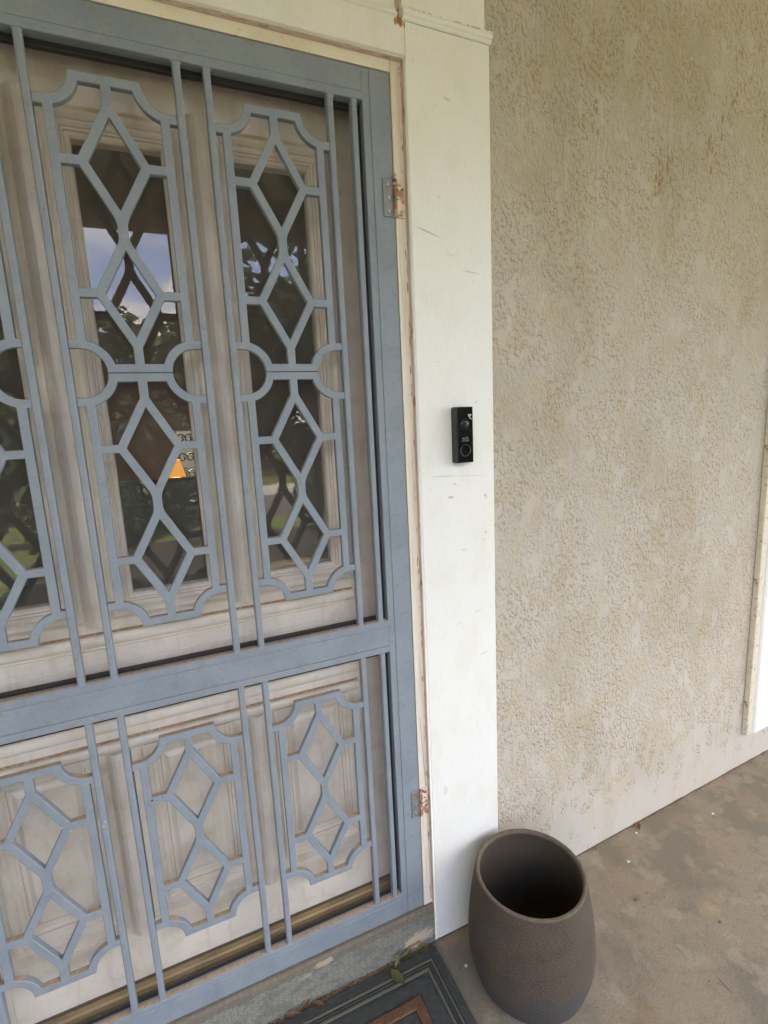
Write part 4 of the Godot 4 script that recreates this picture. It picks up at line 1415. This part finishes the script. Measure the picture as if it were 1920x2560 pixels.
func litter() -> void:
	var y := FLOOR + 0.0115
	# two green leaves caught at the edge of the mat
	var o := put_mesh("green_leaf", leaf_mesh(0.056, 0.023, 0.3, 0.45, 1), K.leaf, self, Vector3(-0.122, y + 0.003, 0.038))
	o.rotation = Vector3(0.0, 0.28, 0.12)
	tag(o, "broad curled green leaf lying on the far edge of the doormat", "leaf", "green leaves at the sill")
	o = put_mesh("green_leaf", leaf_mesh(0.042, 0.010, -0.8, 0.7, 2), K.leaf, self, Vector3(-0.112, y + 0.009, 0.042))
	o.rotation = Vector3(-0.7, 2.0, 0.4)
	tag(o, "narrow arched green leaf standing above the broad one by the sill", "leaf", "green leaves at the sill")
	o = put_mesh("green_leaf", leaf_mesh(0.040, 0.012, 0.5, 0.7, 3), K.leaf, self, Vector3(-0.085, FLOOR + 0.01, 0.020))
	o.rotation = Vector3(-0.35, 1.35, 0.2)
	tag(o, "small olive leaf wedged between sill and mat nearest the casing", "leaf", "green leaves at the sill")
	o = put_mesh("green_leaf", leaf_mesh(0.040, 0.010, 0.4, 0.7, 9), K.leaf, self, Vector3(-0.035, FLOOR + 0.012, 0.020))
	o.rotation = Vector3(-0.45, 1.1, 0.3)
	tag(o, "dark green leaf tip in the corner under the chipped sill", "leaf", "green leaves at the sill")
	for s in [[-0.33, 0.020, 0.9], [-0.36, 0.022, 2.2], [-0.395, 0.019, 1.2], [-0.44, 0.021, 0.2]]:
		var k := used.get("dry_leaf", 0) as int
		o = put_mesh("dry_leaf", leaf_mesh(0.034, 0.012, 0.35, 0.8, 20 + k), K.dry, self, Vector3(s[0], FLOOR + 0.011, s[1]))
		o.rotation = Vector3(0.1, s[2], 0.35)
		tag(o, ["first brown dry leaf in the gap of sill and mat, counted from the casing", "second brown dry leaf in the gap of sill and mat, counted from the casing", "third brown dry leaf in the gap of sill and mat, counted from the casing", "brown dry leaf in the gap of sill and mat, farthest from the casing"][k], "leaf", "dry leaves along the sill")
	o = put_mesh("dry_leaf", leaf_mesh(0.03, 0.016, 0.5, 0.5, 40), K.dry, self, Vector3(0.845, FLOOR + 0.003, -0.016))
	o.rotation = Vector3(0, 2.4, 0)
	tag(o, "rust-brown leaf scrap on the concrete at the foot of the stucco wall", "leaf")
	# white paint flakes
	var lab := {Vector2(0.712, 0.06): "white paint flake on the concrete to the right of the planter", Vector2(1.141, 0.046): "white paint flake on the concrete far from the planter near the stucco wall", Vector2(0.83, -0.012): "pale flake beside the brown leaf scrap at the wall", Vector2(0.066, 0.105): "pale flake on the concrete between doormat and planter", Vector2(-0.1615, 0.168): "white flake lying on the doormat near the coir border"}
	for p in lab:
		var st := mb()
		var loop := PackedVector2Array()
		for k in 7:
			var a := TAU * k / 7.0
			var rad := rng.randf_range(0.0035, 0.0065)
			loop.append(Vector2(cos(a), sin(a) * 0.8) * rad)
		plate(st, [loop], 0.0012, 0.0003, 0.02)
		o = part("paint_flake", st, K.chip, self, Vector3(p.x, (FLOOR + 0.0014) if p.x > 0.0 else FLOOR + 0.0112, p.y))
		o.rotation = Vector3(-PI / 2, 0, rng.randf() * TAU)
		tag(o, lab[p], "paint flake", "paint flakes")
	# grit in the corner of sill and mat, and along the wall foot
	var mm := MultiMesh.new()
	mm.transform_format = MultiMesh.TRANSFORM_3D
	var st := mb()
	lathe(st, [Vector2(0, -0.001), Vector2(0.001, -0.0004), Vector2(0.0009, 0.0005), Vector2(0, 0.001)], 5)
	st.generate_normals()
	mm.mesh = st.commit()
	var spots := []
	for i in 900:
		var p := Vector3(rng.randf_range(-0.75, 0.02), FLOOR + 0.0006 + rng.randf() * 0.004, 0.0112 + absf(rng.randfn(0, 0.006)))
		if i % 3 == 0:
			var x := rng.randf_range(0.3, 2.2)
			p = Vector3(x, FLOOR + 0.0006, -0.0118 - (x - 0.2) * 0.0468 + absf(rng.randfn(0, 0.008)))
		elif i % 3 == 1 and i % 2 == 0:
			p = Vector3(rng.randf_range(0.05, 1.5), FLOOR + 0.0006, rng.randf_range(0.0, 0.8))
		var sc := rng.randf_range(0.6, 2.0)
		spots.append(Transform3D(Basis.from_euler(Vector3(rng.randf() * 6, rng.randf() * 6, 0)).scaled(Vector3(sc, sc * 0.7, sc)), p))
	mm.instance_count = spots.size()
	for i in spots.size():
		mm.set_instance_transform(i, spots[i])
	var g := MultiMeshInstance3D.new()
	g.name = "grit"
	g.multimesh = mm
	g.material_override = K.dry
	g.set_meta("kind", "stuff")
	add_child(g)
	tag(g, "brown grit and crumbs swept against the sill and wall", "grit")

# ------------------------------------------------------------------ trees across the lawn
func trees() -> void:
	var crowns := []
	for v in 3:
		var st := mb()
		var n := FastNoiseLite.new()
		n.seed = 200 + v
		n.frequency = 0.9
		var clumps := []
		for c in 30:
			var d := Vector3(rng.randfn(), rng.randfn() * 0.8, rng.randfn()).normalized() * pow(rng.randf(), 0.4)
			clumps.append([d * Vector3(2.2, 1.9, 2.2), rng.randf_range(0.5, 0.95)])
		for cl in clumps:
			for i in 150:
				var d: Vector3 = Vector3(rng.randfn(), rng.randfn(), rng.randfn()).normalized() * cl[1] * pow(rng.randf(), 0.33)
				var p: Vector3 = cl[0] + d
				var b := Basis.from_euler(Vector3(rng.randf() * TAU, rng.randf() * TAU, rng.randf() * TAU))
				var s := rng.randf_range(0.10, 0.2)
				quad(st, p + b * Vector3(-s, 0, 0), p + b * Vector3(0, 0, -s * 0.55), p + b * Vector3(s, 0.02, 0), p + b * Vector3(0, 0, s * 0.55))
		st.generate_normals()
		crowns.append(st.commit())
	var i := 0
	# x, z, height, kind
	for a in [[-11.0, 19.0, 6.6, 0, "leftmost tree beyond the driveway"], [-7.4, 21.5, 7.4, 1, "tall pale tree beyond the driveway on the left"], [-4.1, 19.5, 5.9, 0, "round dark tree mirrored in the middle pane"], [-1.2, 22.0, 6.6, 2, "yellow-green tree mirrored above the lamp"], [1.6, 19.0, 5.6, 0, "low dark tree across the pavement"], [4.3, 20.5, 6.2, 1, "tree mirrored in the right pane behind the trunk"], [5.0, 14.4, 7.6, 0, "near tree with its crown over the pavement"], [9.0, 19.0, 7.8, 2, "tall yellow-green tree on the right"], [13.0, 17.0, 7.2, 0, "rightmost dark tree across the lawn"], [-16.0, 24.0, 8.0, 1, "far tree at the left end"], [7.2, 25.0, 8.4, 1, "highest tree at the back"]]:
		var t := thing("shade_tree", a[4], "tree", Vector3(a[0], -0.262, a[1]), "trees across the lawn")
		var hgt: float = a[2]
		var st := mb(true)
		tube(st, [Vector3(0, 0, 0), Vector3(0.05, hgt * 0.2, 0.03), Vector3(0.0, hgt * 0.42, 0.0), Vector3(0.08, hgt * 0.7, 0.05)], [0.26, 0.19, 0.14, 0.05], 9)
		for k in 4:
			var an := TAU * k / 4.0 + i
			tube(st, [Vector3(0, hgt * (0.33 + 0.05 * k), 0), Vector3(cos(an) * hgt * 0.13, hgt * (0.48 + 0.04 * k), sin(an) * hgt * 0.13), Vector3(cos(an) * hgt * 0.22, hgt * (0.6 + 0.04 * k), sin(an) * hgt * 0.22)], [0.09, 0.06, 0.025], 6)
		part("trunk", st, K.bark, t)
		var o := put_mesh("crown", crowns[i % 3], K["foliage%d" % a[3]], t, Vector3(0, hgt * 0.58, 0))
		var s := hgt / 6.4
		o.scale = Vector3(s * 1.35, s * 1.12, s * 1.35)
		o.rotation.y = i * 1.3
		i += 1
	# bushes nearer the porch
	var near := ["bush standing beyond the left bounce apron", "tall bush mirrored in the left pane", "dense bush mirrored low in the middle pane", "broad bush left of the driveway", "bush right of the driveway", "high bush mirrored at the right edge of the right pane", "outermost bush on the right of the lawn"]
	for k in 7:
		var p: Array = [[-6.6, 17.4, 0.75], [-2.1, 7.6, 0.7], [-1.5, 7.2, 0.72], [-0.3, 8.6, 0.62], [1.75, 5.9, 0.38], [4.2, 7.3, 0.9], [6.4, 8.4, 0.9]][k]
		var t := thing("garden_bush", near[k], "bush", Vector3(p[0], -0.262, p[1]), "bushes in front of the porch")
		var o := put_mesh("foliage", crowns[k % 3], K["foliage%d" % (k % 2)], t, Vector3(0, p[2] * 1.5, 0))
		o.scale = Vector3(p[2] * 0.62, p[2] * 0.72, p[2] * 0.6)
		o.rotation.y = k * 0.9
		var st := mb(true)
		tube(st, [Vector3(0, 0, 0), Vector3(0.03, p[2] * 1.3, 0.02)], [0.05, 0.02], 6)
		part("stem", st, K.bark, t)
	# a hedge row closes the view under the crowns
	for k in 12:
		var t := thing("garden_shrub", "dark rounded shrub in the hedge row below the far trees", "shrub", Vector3(-15.0 + k * 2.7, -0.262, 23.0 + 1.3 * sin(k * 2.1)), "shrubs of the far hedge row")
		var o := put_mesh("foliage", crowns[k % 3], K["foliage%d" % (k % 2)], t, Vector3(0, 1.1, 0))
		o.scale = Vector3(0.95, 0.75 + 0.15 * sin(k * 1.7), 0.7)
		var st := mb(true)
		tube(st, [Vector3(0, 0, 0), Vector3(0.02, 0.8, 0)], [0.06, 0.03], 6)
		part("stem", st, K.bark, t)

func sky_image() -> Image:
	var w := 1024
	var h := 512
	var im := Image.create_empty(w, h, false, Image.FORMAT_RGBF)
	var n := FastNoiseLite.new()
	n.seed = 77
	n.frequency = 1.35
	n.fractal_octaves = 5
	for y in h:
		var el := PI * (0.5 - (y + 0.5) / h)
		var up := sin(el)
		for x in w:
			var az := TAU * (x + 0.5) / w
			var c: Color
			if up >= 0.0:
				var k := pow(1.0 - up, 2.6)
				c = Color(lerpf(0.24, 0.74, k), lerpf(0.40, 0.78, k), lerpf(0.76, 0.88, k))
				var dir := Vector3(cos(el) * cos(az), up, cos(el) * sin(az))
				var q := dir / (up + 0.22)
				var v := n.get_noise_3d(q.x, q.y * 0.4, q.z)
				var cl := smoothstep(-0.06, 0.34, v)
				var lit := 1.0 + 0.28 * n.get_noise_3d(q.x * 3.0 + 9.0, 4.0, q.z * 3.0)
				c = c.lerp(Color(1.36, 1.22, 1.03) * lit, cl * 0.9)
			else:
				c = Color(0.62, 0.76, 0.96).lerp(Color(0.10, 0.12, 0.07), smoothstep(0.0, 0.06, -up))
			im.set_pixel(x, y, c)
	return im

# ------------------------------------------------------------------ build
func _ready() -> void:
	rng.seed = 4711
	var cam := Camera3D.new()
	cam.name = "camera"
	cam.fov = 90.14
	cam.near = 0.02
	cam.far = 600.0
	cam.position = Vector3(-0.5225, 1.3178, 1.0837)
	cam.rotation = Vector3(-0.1739, -0.4024, -0.0495)
	add_child(cam)
	cam.current = true

	var env := Environment.new()
	env.background_mode = Environment.BG_SKY
	var sky := Sky.new()
	var pan := PanoramaSkyMaterial.new()
	pan.panorama = tex(sky_image())
	sky.sky_material = pan
	env.sky = sky
	env.background_energy_multiplier = 1.0
	env.tonemap_mode = Environment.TONE_MAPPER_LINEAR
	env.tonemap_exposure = 7.3
	env.sdfgi_enabled = true
	env.ssao_enabled = true
	env.ssil_enabled = true
	var we := WorldEnvironment.new()
	we.name = "world"
	we.environment = env
	add_child(we)
	var sun := DirectionalLight3D.new()
	sun.name = "sun"
	sun.light_energy = 1.6
	sun.light_color = Color(1.0, 0.95, 0.86)
	sun.light_angular_distance = 0.5
	sun.shadow_enabled = true
	add_child(sun)
	sun.look_at_from_position(Vector3.ZERO, Vector3(0.34, -0.85, 0.50), Vector3.UP)

	materials()
	K.stucco.uv1_offset = Vector3(0, 1, 0)
	walls()
	room()
	timber_door()
	door_frame()
	var sd := security_door()
	hinge(sd, 1.7525, 1.828, 0.0, false, "upper hinge with a grey door leaf and a flaking cream frame leaf")
	hinge(sd, 0.282, 0.360, 0.0035, true, "lower hinge, heavily rusted, on the white door frame")
	doorbell()
	planter()
	door_mat()
	litter()
	trees()
